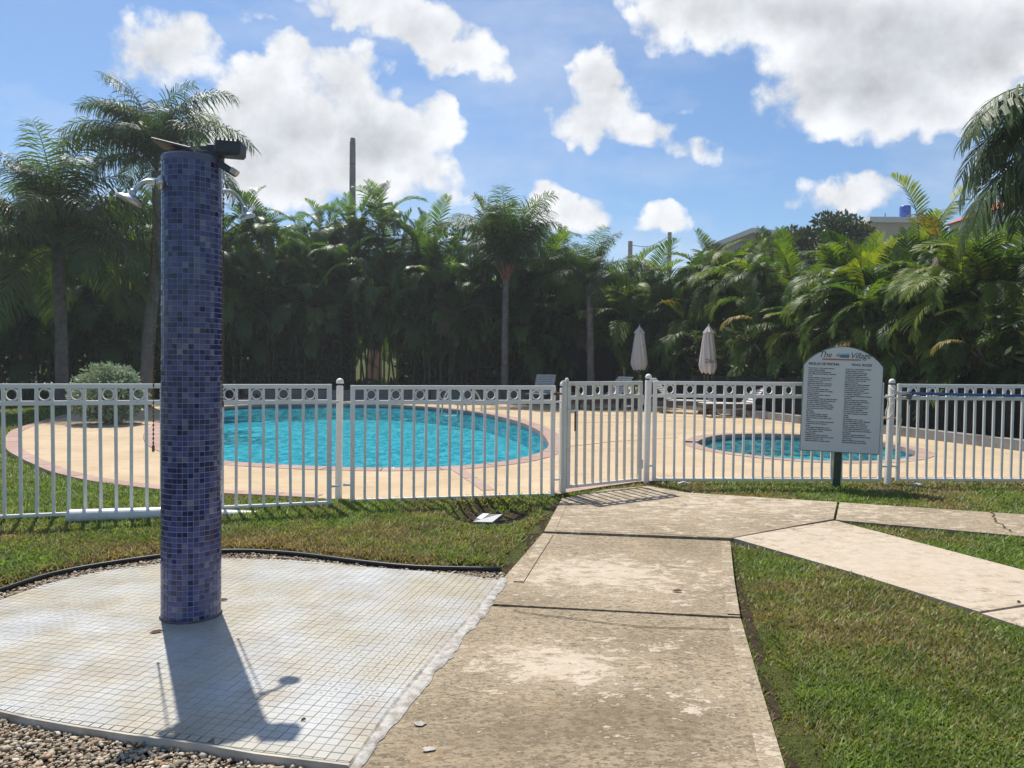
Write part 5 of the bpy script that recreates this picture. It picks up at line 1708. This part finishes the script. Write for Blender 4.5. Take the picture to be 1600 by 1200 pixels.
# the tall orange-tinged frond and upright pair over the hedge
pt = A(1448, 600, 15.9) + Vector((.4, .3, 0))
sp_ = areca('tall areca palm sticking out of the hedge with one orange frond', pt.x, pt.y, 3.6, 777, 3, 4, .4, .3, 0, 0, .9)
def add_frond(t_, px, py, d, me, rot_, s_):
    o = link('frond', me, t_, None, None, None)
    o.parent = t_
    wm = Matrix.Translation(A(px, py, d)) @ rot_.to_4x4() @ Matrix.Diagonal((s_, s_, s_, 1))
    o.matrix_local = (Matrix.Translation(t_.location) @ Matrix.Rotation(t_.rotation_euler.z, 4, 'Z')).inverted() @ wm
    return o
from mathutils import Euler
add_frond(sp_, 1436, 372, 15.6, upr[1], Euler((0, R(-6), R(185))).to_matrix(), .80)
add_frond(sp_, 1452, 372, 15.6, upr[2], Euler((0, R(22), R(-5))).to_matrix(), .78)
o = add_frond(sp_, 1466, 385, 15.3, yel[0], Euler((0, R(-48), R(200))).to_matrix(), .62); o['label'] = 'orange frond'
add_frond(sp_, 1462, 400, 15.3, dry[0], Euler((0, 0, R(250))).to_matrix(), .6)
# lone yellowed fronds hanging out of the hedge
def hang(owner_px, px, py, d, me, rz, ry, s_, lab):
    own = min((o for o in scene.objects if o.name.startswith('areca_palm') and o.get('group') == AG), key=lambda o: abs(PX(o.location + Vector((0, 0, 1)))[0] - owner_px))
    o = add_frond(own, px, py, d, me, Euler((0, R(ry), R(rz))).to_matrix(), s_); o['label'] = lab
hang(1205, 1186, 505, 20.0, yel[0], 184, 2, .7, 'yellowed frond')
hang(1535, 1515, 540, 13.6, yel[0], 176, 6, .45, 'orange tipped frond')
hang(1010, 1022, 478, 24.8, yel[0], 352, 4, .7, 'orange tipped frond')

# queen palms
QG = [M['queen'], M['stem_green']]
qf = [frond_mesh('frond', QG, 2.9, R(a0), R(a1), 84, .78, .030, R(8), dp, sd, .14, R(22), pw_, .35, .022) for a0, a1, dp, sd, pw_ in
      ((78, -30, .9, 51, 1.5), (62, -62, 1.1, 52, 1.25), (40, -78, 1.3, 53, 1.0), (84, 10, .7, 54, 1.8), (12, -84, 1.4, 55, .8))]
def trunk_mesh(pts, r0_, r1_, n=14):
    mb_ = MB(); rg = random.Random(int(r0_ * 1000)); pl = smooth_open(pts, 10)
    rad = [(r0_ + (r1_ - r0_) * i / (len(pl) - 1)) * (1 + .05 * (i % 3 == 0) + rg.uniform(-.02, .02)) for i in range(len(pl))]
    mb_.tube(pl, rad, n)
    return mb_.mesh('trunk', M['trunk'], True)
def queen(label, base_, pts, r0_, r1_, fr, seed, scale=1.0, boots=True):
    """fr = list of (azimuth deg, kind, scale, roll) of the fronds"""
    rg = random.Random(seed)
    t_ = thing('queen_palm', label, 'palm', base_)
    loc = [p - base_ for p in pts]
    link('trunk', trunk_mesh(loc, r0_, r1_), t_)
    top = loc[-1]
    if boots:
        for k in range(11):
            a_ = k * 2.4; el = rg.uniform(.9, 1.35)
            mb_ = MB(); d_ = Vector((cos(a_) * cos(el), sin(a_) * cos(el), sin(el)))
            mb_.tube([top + Vector((cos(a_) * .06, sin(a_) * .06, -.25 + .02 * k)), top + d_ * .4 * scale + Vector((0, 0, -.15)), top + d_ * .8 * scale + Vector((0, 0, -.1))], [.055 * scale, .035 * scale, .018], 6)
            mb_.obj('leaf_base', M['boot'], t_, smooth=True)
    for i, (az, kd, s_, rl_) in enumerate(fr):
        link('frond', qf[kd], t_, top + Vector((0, 0, .25 * scale * (1 - i / len(fr)))), (R(rl_), rg.gauss(0, .06), R(az)), s_ * scale)
    return t_
def crown(n, seed, kinds=(3, 3, 0, 0, 0, 1, 1, 1, 1, 2, 2, 2, 4)):
    rg = random.Random(seed)
    return [(i * 137.5 + rg.uniform(-18, 18), kinds[min(len(kinds) - 1, int(i / n * len(kinds)))], rg.uniform(.85, 1.12), rg.gauss(0, 10)) for i in range(n)]
d = 20.5
b0 = A(97, 600, d); b0.z = 0
queen('queen palm with full dark crown and clear grey trunk beside the silvery shrub', b0, [b0, A(96, 540, d), A(94, 470, d), A(90, 398, d)], .16, .125, crown(38, 1, (3, 3, 0, 0, 0, 1, 1, 1, 1, 1, 2, 2, 2, 2, 4, 4)), 61, 1.12, False)
d = 21.5
b0 = A(226, 602, d); b0.z = 0
queen('tallest queen palm, its leaning trunk and crown partly behind the blue column', b0, [b0, A(233, 520, d), A(243, 420, d), A(247, 340, d), A(245, 268, d)], .17, .13,
      [(178, 3, 1.0, 0), (150, 0, 1.0, -10), (195, 0, 1.0, 8), (168, 1, .95, 0), (10, 3, .9, 0), (-20, 0, .85, 5), (25, 0, .85, 0), (90, 0, .9, 0), (110, 3, .95, 0), (215, 1, .95, 0), (265, 1, .8, 0), (60, 1, .9, 0), (-40, 1, .95, 0), (185, 2, .8, 0), (140, 2, .8, 0), (0, 1, 1.12, 0), (8, 0, 1.15, 12), (-12, 2, 1.0, 0), (35, 2, .9, 0), (120, 2, .8, 0), (230, 2, .7, 0), (160, 0, .9, 12), (203, 1, 1.0, 0), (20, 0, .8, 0), (172, 3, .85, 15), (130, 0, 1.0, 0), (240, 0, .85, 0), (300, 0, .8, 0), (75, 0, .9, 0), (155, 1, .9, 0), (212, 0, .9, -8), (190, 1, 1.05, 0), (48, 1, .85, 0)], 62, 1.02, False)
d = 25.6
b0 = A(789, 604, d); b0.z = 0
queen('slim queen palm with reddish leaf bases standing behind the big pool', b0, [b0, A(789, 540, d), A(790, 480, d), A(791, 430, d)], .125, .10, crown(22, 3, (3, 3, 3, 0, 0, 0, 0, 0, 1, 1)), 63, .98)
d = 24.6
b0 = A(924, 604, d); b0.z = 0
queen('short queen palm behind the gate, with yellowish lower fronds', b0, [b0, A(923, 560, d), A(922, 500, d), A(922, 462, d)], .12, .10, crown(24, 4, (3, 3, 0, 0, 0, 1, 1, 1, 2)), 64, .72, False)
# palm overhanging from outside the picture, broad drooping fronds
qb = [frond_mesh('frond', QG, 3.0, R(a0), R(a1), 64, .80, .046, R(2), 1.2, sd, .12, R(14), pw_, .5, .026) for a0, a1, sd, pw_ in ((58, -74, 71, 1.15), (45, -86, 72, .9), (20, -88, 73, .75))]
qf_keep = qf; qf = qb
d = 10.6
b0 = A(1850, 640, d); b0.z = 0
ct = A(1722, 232, d)
queen('large palm with long drooping fronds hanging into the picture over the deck hedge', b0, [b0, A(1838, 480, d), A(1775, 340, d), ct], .17, .13,
      [(180, 0, 1.0, 0), (196, 0, .95, 6), (164, 0, .97, -6), (185, 1, .95, 0), (207, 1, .9, 0), (172, 1, .92, 0), (190, 2, .85, 0), (160, 2, .85, 0), (214, 2, .85, 0), (225, 0, .8, 0), (140, 1, .9, 0), (250, 1, .85, 0), (90, 0, .9, 0), (60, 1, .9, 0), (20, 0, .9, 0), (-20, 1, .9, 0), (300, 0, .9, 0), (120, 0, .95, 0), (188, 0, 1.08, 10), (176, 1, 1.0, -8), (200, 2, 1.0, 0), (182, 2, .75, 10), (212, 1, 1.0, 0), (168, 2, .95, 6), (150, 1, 1.0, 0), (228, 1, 1.0, 0), (238, 2, 1.1, 0), (204, 1, .8, 10), (186, 2, 1.12, 0), (174, 0, .8, 0), (156, 2, 1.1, 0), (246, 1, .9, 0), (194, 0, .7, 0), (216, 0, .75, 0)], 65, .75, False)
qf = qf_keep

# ------------------------------------------------------------------ broadleaf foliage
def leaf_cloud(n, shape, size, seed, asp=.45):
    """many small folded leaves spread through a volume; shape(rng,n) -> points and outward directions"""
    rg = np.random.default_rng(seed)
    c_, out_ = shape(rg, n)
    d_ = rg.normal(0, 1, (n, 3)) + out_ * 1.1 + np.array([0, 0, .2]); d_ /= np.linalg.norm(d_, axis=1)[:, None]
    w_ = np.cross(d_, rg.normal(0, 1, (n, 3))); w_ /= np.linalg.norm(w_, axis=1)[:, None]
    l_ = size * rg.uniform(.6, 1.3, (n, 1))
    v0 = c_; v1 = c_ + d_ * l_ * .5 + w_ * l_ * asp * .5; v2 = c_ + d_ * l_; v3 = c_ + d_ * l_ * .5 - w_ * l_ * asp * .5
    V = np.stack([v0, v1, v2, v3], 1); FA = np.arange(n * 4).reshape(n, 4)
    return V, FA
def clumps(nc, R_, center, cr_, seed, flat=.8):
    rg0 = np.random.default_rng(seed)
    cs = rg0.normal(0, 1, (nc, 3)); cs /= np.linalg.norm(cs, axis=1)[:, None]
    cs *= rg0.uniform(.35, 1, (nc, 1)) ** .5
    cs = cs * np.array(R_) + np.array(center)
    rad = rg0.uniform(.6, 1.2, nc) * cr_
    def shape(rg, n):
        i = rg.integers(0, nc, n)
        u = rg.normal(0, 1, (n, 3)); u /= np.linalg.norm(u, axis=1)[:, None]
        r_ = rg.uniform(.35, 1, (n, 1)) ** .5
        return cs[i] + u * r_ * rad[i][:, None] * np.array([1, 1, flat]), u
    return shape, cs
def leafy(name, label, cat, base_, crown_c, crown_r, nc, cr_, n, size, mt, trunk_r, seed, group=None, asp=.45):
    t_ = thing(name, label, cat, base_, 0, group)
    sh, cs = clumps(nc, crown_r, crown_c, cr_, seed)
    V, FA = leaf_cloud(n, sh, size, seed + 1, asp)
    link('crown', fast_mesh('crown', V, FA, None, M[mt]), t_)
    mb_ = MB()
    cc_ = Vector(crown_c)
    mb_.tube(smooth_open([Vector((0, 0, -.05)), cc_ * .45 + Vector((.04, 0, 0)), cc_ + Vector((0, 0, -.2 * crown_r[2]))], 4), [trunk_r * (1 - .05 * i) for i in range(9)], 9)
    mb_.obj('trunk', M['bark'], t_, smooth=True)
    for c_ in cs[:14]:
        m_ = cc_ * .6
        mb_ = MB(); mb_.tube([m_, m_.lerp(Vector(c_), .5) + Vector((0, 0, .03)), Vector(c_)], [trunk_r * .45, trunk_r * .3, trunk_r * .12], 6); mb_.obj('branch', M['bark'], t_, smooth=True)
    return t_
b0 = G(166, 662, ZP)
leafy('silvery_shrub', 'round silvery green shrub growing at the deck edge behind the fence', 'shrub', b0, (0, 0, .62), (.62, .58, .50), 95, .20, 15000, .085, 'silver', .05, 81, None, .42)
d = 33
b0 = A(1285, 600, d); b0.z = 0
leafy('broadleaf_tree', 'dark round broadleaf tree beyond the hedge beside the beige roof block', 'tree', b0, (0, 0, 6.1), (1.9, 1.9, 1.5), 70, .62, 12000, .22, 'bush', .22, 83)
b0 = A(1195, 600, 31); b0.z = 0
leafy('broadleaf_tree', 'low dark broadleaf tree in front of the far gabled house', 'tree', b0, (0, 0, 5.2), (1.3, 1.2, 1.2), 40, .5, 6000, .2, 'bush', .18, 85)
# undergrowth at the foot of the hedge (small plants nobody could count)
rg = np.random.default_rng(5)
def ug(rg, n):
    i = rg.integers(0, 3, n)
    x = rg.uniform(-14, 1, n); y = 28.6 - (x < -6) * (-(x + 6)) * .42 + rg.uniform(-.4, 2.6, n)
    z = rg.uniform(0, 1, n) ** 1.8 * (1.2 + .9 * vnoise(x, y, .9, 4))
    # leave the opening beside the pole clear
    pxx = 800 + x / y * F
    hole = (pxx > 545) & (pxx < 622)
    z = np.where(hole, z * .28, z)
    c_ = np.stack([x, y, z], 1)
    return c_, np.tile(np.array([[0, -.2, .5]]), (n, 1))
V, FA = leaf_cloud(16000, ug, .26, 7, .3)
tag(link('undergrowth', fast_mesh('undergrowth', V, FA, None, M['bush'])), kind='stuff')
def ug2(rg, n):
    f_ = rg.uniform(0, 1, n)
    a_ = np.array(sc_l[0][:2]); b_ = np.array(curb_end[:2]) + np.array([.4, .3])
    base_ = a_ + (b_ - a_) * f_[:, None] + np.stack([rg.uniform(.25, 2.0, n), rg.uniform(0, .6, n)], 1)
    z = rg.uniform(.0, 2.4, n)
    return np.concatenate([base_, z[:, None]], 1), np.tile(np.array([[-.4, -.2, .2]]), (n, 1))
V, FA = leaf_cloud(14000, ug2, .30, 8, .25)
tag(link('undergrowth', fast_mesh('undergrowth', V, FA, None, M['bush'])), kind='stuff')

def wood(rg, n):
    x = rg.uniform(-30, 2.5, n); y = 33.2 + rg.uniform(0, 3.0, n) - np.clip(-x - 9, 0, 20) * .30
    top = (5.2 + 2.2 * vnoise(x, 3 + 0 * x, .45, 31) + 1.0 * vnoise(x, 9 + 0 * x, 1.6, 32)) * np.where(x > -14, .74, 1.0)
    z = top * rg.uniform(0, 1, n) ** .8
    pxx = 800 + x / y * F
    z = np.where((pxx > 546) & (pxx < 624) & (z < 1.9), 1.9 + rg.uniform(0, 3.0, n), z)
    return np.stack([x, y, z], 1), np.tile(np.array([[0, -.5, .5]]), (n, 1))
V, FA = leaf_cloud(62000, wood, .32, 12, .5)
tag(link('woods', fast_mesh('woods', V, FA, None, M['bush'])), kind='stuff')

# ------------------------------------------------------------------ beyond the hedge
d = 33.0
b0 = A(550, 600, d); b0.z = 0
up_ = thing('utility_pole', 'bare weathered utility pole rising out of the hedge', 'utility pole', b0)
ztop = A(550, 216, d).z
mb = MB(); mb.tube([(0, 0, -.1), (0, 0, ztop * .5), (0, 0, ztop - .2), (0.01, 0, ztop)], [.17, .15, .125, .10], 12); mb.obj('pole_shaft', M['wood_pole'], up_)
mb = MB(); mb.lathe([(.128, -.02), (.132, 0), (.128, .02)], 12, (0, 0, ztop - 1.1)); mb.obj('band', M['steel_pole'], up_)
d = 62
b0 = A(1043, 600, d); b0.z = 0
p1 = thing('utility_pole', 'distant grey pole over the hedge, the taller of the wired two', 'utility pole', b0)
z1 = A(1043, 363, d).z
mb = MB(); mb.tube([(0, 0, 0), (0, 0, z1)], [.2, .16], 10); mb.obj('pole_shaft', M['wood_pole'], p1)
b1 = A(982, 600, d); b1.z = 0
p2_ = thing('utility_pole', 'distant grey pole over the hedge, the shorter of the wired two', 'utility pole', b1)
z2 = A(982, 377, d).z
mb = MB(); mb.tube([(0, 0, 0), (0, 0, z2)], [.2, .18], 10); mb.obj('pole_shaft', M['wood_pole'], p2_)
wp = [Vector((b1.x, b1.y, z2 - .3)), Vector(((b1.x + b0.x) / 2, d, (z1 + z2) / 2 - .75)), Vector((b0.x, b0.y, z1 - .3))]
mb = MB(); mb.tube(smooth_open(wp, 6), .022, 4); tag(mb.obj('overhead_wire', M['wire']), 'thin black overhead wire sagging between the two distant poles', 'wire')

def house_wall(t_, x0, x1, y0, y1, z0, z1, m, nm='wall'):
    mb_ = MB(); mb_.box(((x0 + x1) / 2, (y0 + y1) / 2, (z0 + z1) / 2), (x1 - x0, y1 - y0, z1 - z0)); return mb_.obj(nm, m, t_)
# gabled house
d = 48
b0 = A(1175, 600, d); b0.z = 0
h1 = thing('house', 'far house with pale gable fascia seen above the hedge behind the parasols', 'house', b0)
wz = zat(1128, 374, d); az_ = zat(1166, 361, d); hw = 3.1
mb = MB(); xs = -2.0
mb.add([(xs, 0, 0), (hw, 0, 0), (hw, 0, wz + .1), (-.3, 0, az_ - .1), (xs, 0, wz - .3), (xs, 7, 0), (hw, 7, 0), (hw, 7, wz + .1), (-.3, 7, az_ - .1), (xs, 7, wz - .3)],
       [(0, 1, 2, 3, 4), (9, 8, 7, 6, 5), (0, 4, 9, 5), (1, 6, 7, 2), (4, 3, 8, 9), (3, 2, 7, 8)])
mb.obj('wall', simple('grey_beige_render', (.36, .31, .28), .9, .2, var=.06), h1)
def bar(a_, b_, w, h_, m, nm, par):
    a_ = Vector(a_); b_ = Vector(b_); dd_ = b_ - a_
    rt = dd_.to_track_quat('X', 'Z').to_matrix()
    mb_ = MB(); mb_.box((a_ + b_) / 2, (dd_.length, w, h_), rt); return mb_.obj(nm, m, par)
bar((xs - .35, -.2, wz - .32), (-.25, -.2, az_), .5, .28, M['wall_white'], 'fascia', h1)
bar((-.30, -.21, az_), (hw + .3, -.21, wz + .15), .5, .28, M['wall_white'], 'fascia', h1)
mb = MB(); mb.add([(xs - .4, -.4, wz - .2), (-.28, -.4, az_ + .13), (-.28, 7.4, az_ + .13), (xs - .4, 7.4, wz - .2)], [(0, 1, 2, 3)]); mb.add([(-.28, -.4, az_ + .13), (hw + .4, -.4, wz + .25), (hw + .4, 7.4, wz + .25), (-.28, 7.4, az_ + .13)], [(0, 1, 2, 3)]); mb.obj('roof', M['wall_cream'], h1)
mb = MB(); mb.box((.8, -.02, wz - 2.2), (1.3, .1, 1.2)); w_ = mb.obj('window', M['wall_white'], h1); mb = MB(); mb.box((.8, -.05, wz - 2.2), (1.1, .1, 1.0)); mb.obj('pane', M['window_dark'], w_)
# flat beige block with railing and blue barrel
d = 44
b0 = A(1395, 600, d); b0.z = 0
h2_ = thing('house', 'beige flat roofed block with a terrace railing beyond the hedge', 'house', b0)
zt2 = zat(1390, 340, d); xl = A(1363, 345, d).x - b0.x; xr = A(1445, 345, d).x - b0.x; xrail = A(1322, 350, d).x - b0.x
house_wall(h2_, xl, xr, 0, 5, 0, zt2 - .3, M['wall_cream'])
mb = MB(); mb.box(((xl + xr) / 2, 2.5, zt2 - .15), (xr - xl + .5, 5.5, .3)); mb.obj('roof', M['wall_white'], h2_)
zrl = zat(1340, 357, d)
house_wall(h2_, xrail - 1.5, xl - .003, .2, 5, 0, zrl, M['wall_cream'], 'terrace_block')
ra_ = thing
mb = MB(); zr0 = zat(1340, 344, d)
mb.box(((xrail + xl) / 2, .3, zr0), (xl - xrail - .02, .05, .05)); mb.box(((xrail + xl) / 2, .3, (zr0 + zrl) / 2 + .05), (xl - xrail - .02, .03, .03))
for k in range(9):
    mb.box((xrail + (xl - xrail - .05) * k / 8.0, .3, (zrl + zr0) / 2 - .03), (.035, .035, zr0 - zrl - .003))
mb.obj('railing', M['white_paint'], h2_)
mb = MB(); mb.tube([(A(1396, 345, d).x - b0.x, 1, zt2 - .001), (A(1396, 345, d).x - b0.x, 1, zat(1396, 328, d))], .03, 6); mb.obj('aerial', M['steel_pole'], h2_)
bp = A(1414, 342, d + 1.2); bp.z = zt2
br_ = thing('water_barrel', 'blue plastic barrel standing on the flat beige roof', 'barrel', bp)
hb = zat(1414, 315, d) - zt2
mb = MB(); mb.lathe([(.27, 0), (.30, .06), (.31, hb * .3), (.29, hb * .33), (.31, hb * .36), (.31, hb * .64), (.29, hb * .67), (.31, hb * .7), (.30, hb * .93), (.27, hb)], 18); mb.obj('barrel_body', M['blue_tank'], br_, smooth=True)
# house with red tiled roof
d = 40
b0 = A(1540, 600, d); b0.z = 0
h3 = thing('house', 'white house with red clay tile roof behind the overhanging palm', 'house', b0)
ze = zat(1480, 318, d); xl = A(1482, 318, d).x - b0.x + 3.5; xr = xl + 7; zr_ = zat(1530, 302, d)
house_wall(h3, xl, xr, 0, 6, 0, ze, M['wall_white'])
slope = Vector((0, 3.3, (zr_ - ze) * 1.6))
mb = MB(); nx = 26; 
rb = MB(); rb.add([(xl - .3, -.35, ze - .02), (xr + .3, -.35, ze - .02), (xr - 2.2, 3.2, ze + 1.35), (xl + 2.2, 3.2, ze + 1.35), (xl - .3, 6.3, ze - .02), (xr + .3, 6.3, ze - .02)], [(0, 1, 2, 3), (0, 3, 4), (1, 5, 2), (3, 2, 5, 4)])
roof = rb.obj('roof', M['roof_tile'], h3)
for k in range(nx):
    x = xl + .1 + (xr - xl - .2) * k / (nx - 1)
    fx = min(1, (x - xl + .3) / 2.5, (xr + .3 - x) / 2.5)
    y1 = -.35 + 3.5 * fx; z1_ = ze + 1.37 * fx
    mb = MB(); mb.tube([(x, -.38, ze + .01), (x, y1, z1_ + .01)], .085, 6); mb.obj('roof_tile', M['roof_tile'], roof)
mb = MB(); mb.tube([(xl - .3, -.36, ze + .02), (xl + 2.2, 3.2, ze + 1.4)], .12, 8); mb.obj('hip_tile', M['roof_tile'], roof)
for x in (xl + 1.2, xl + 3.4):
    mb = MB(); mb.box((x, -.02, ze - 1.6), (1.3, .12, 1.3)); w_ = mb.obj('window', M['wall_cream'], h3); mb = MB(); mb.box((x, -.06, ze - 1.6), (1.1, .12, 1.1)); mb.obj('pane', M['window_dark'], w_)
# things glimpsed between the stems behind the pool
b0 = A(586, 600, 46); b0.z = 0
gw = thing('garden_wall', 'orange brown wall glimpsed between the palm stems beside the utility pole', 'wall', b0)
mb = MB(); mb.box((0, 0, 1.75), (.8, .3, 3.7)); mb.obj('wall_face', M['wall_brick'], gw)
mb = MB(); mb.box((0, 0, 3.66), (1.0, .4, .12)); mb.obj('coping', M['wall_white'], gw)
bkm = MB(); bx = np.linspace(-40, 12, 27)
bkm.add([(float(x), yy, zz + .25 * sin(x * 1.7 + yy)) for yy, zz in ((44.5, -.3), (48, 1.3), (54, 2.9), (70, 5.0)) for x in bx], [(r_ * 27 + k, r_ * 27 + k + 1, (r_ + 1) * 27 + k + 1, (r_ + 1) * 27 + k) for r_ in range(3) for k in range(26)])
tag(bkm.obj('hill', M['lawn'], smooth=True), kind='structure')
rd = MB(); sheet(rd, [Vector(p) for p in ((-40, 40, 0), (30, 40, 0), (30, 44, 0), (-40, 44, 0))], (), z=.01); tag(rd.obj('road', M['kerb']), kind='structure')

# ------------------------------------------------------------------ thin volume added to stand in for veiling glare of the lens
mb = MB(); mb.box((0, 320, 6.0), (860, 780, 14.2))
hz = mb.obj('glare_haze', None); tag(hz, kind='stuff')
hm = bpy.data.materials.new('glare_haze_volume'); hm.use_nodes = True
hn = NT(hm.node_tree)
pv = hn.n('ShaderNodeVolumePrincipled')
pv.inputs['Color'].default_value = (.86, .90, .95, 1)
pv.inputs['Density'].default_value = .0013
pv.inputs['Anisotropy'].default_value = .35
ho = hn.n('ShaderNodeOutputMaterial')
hn.nt.links.new(pv.outputs[0], ho.inputs['Volume'])
hz.data.materials.append(hm)
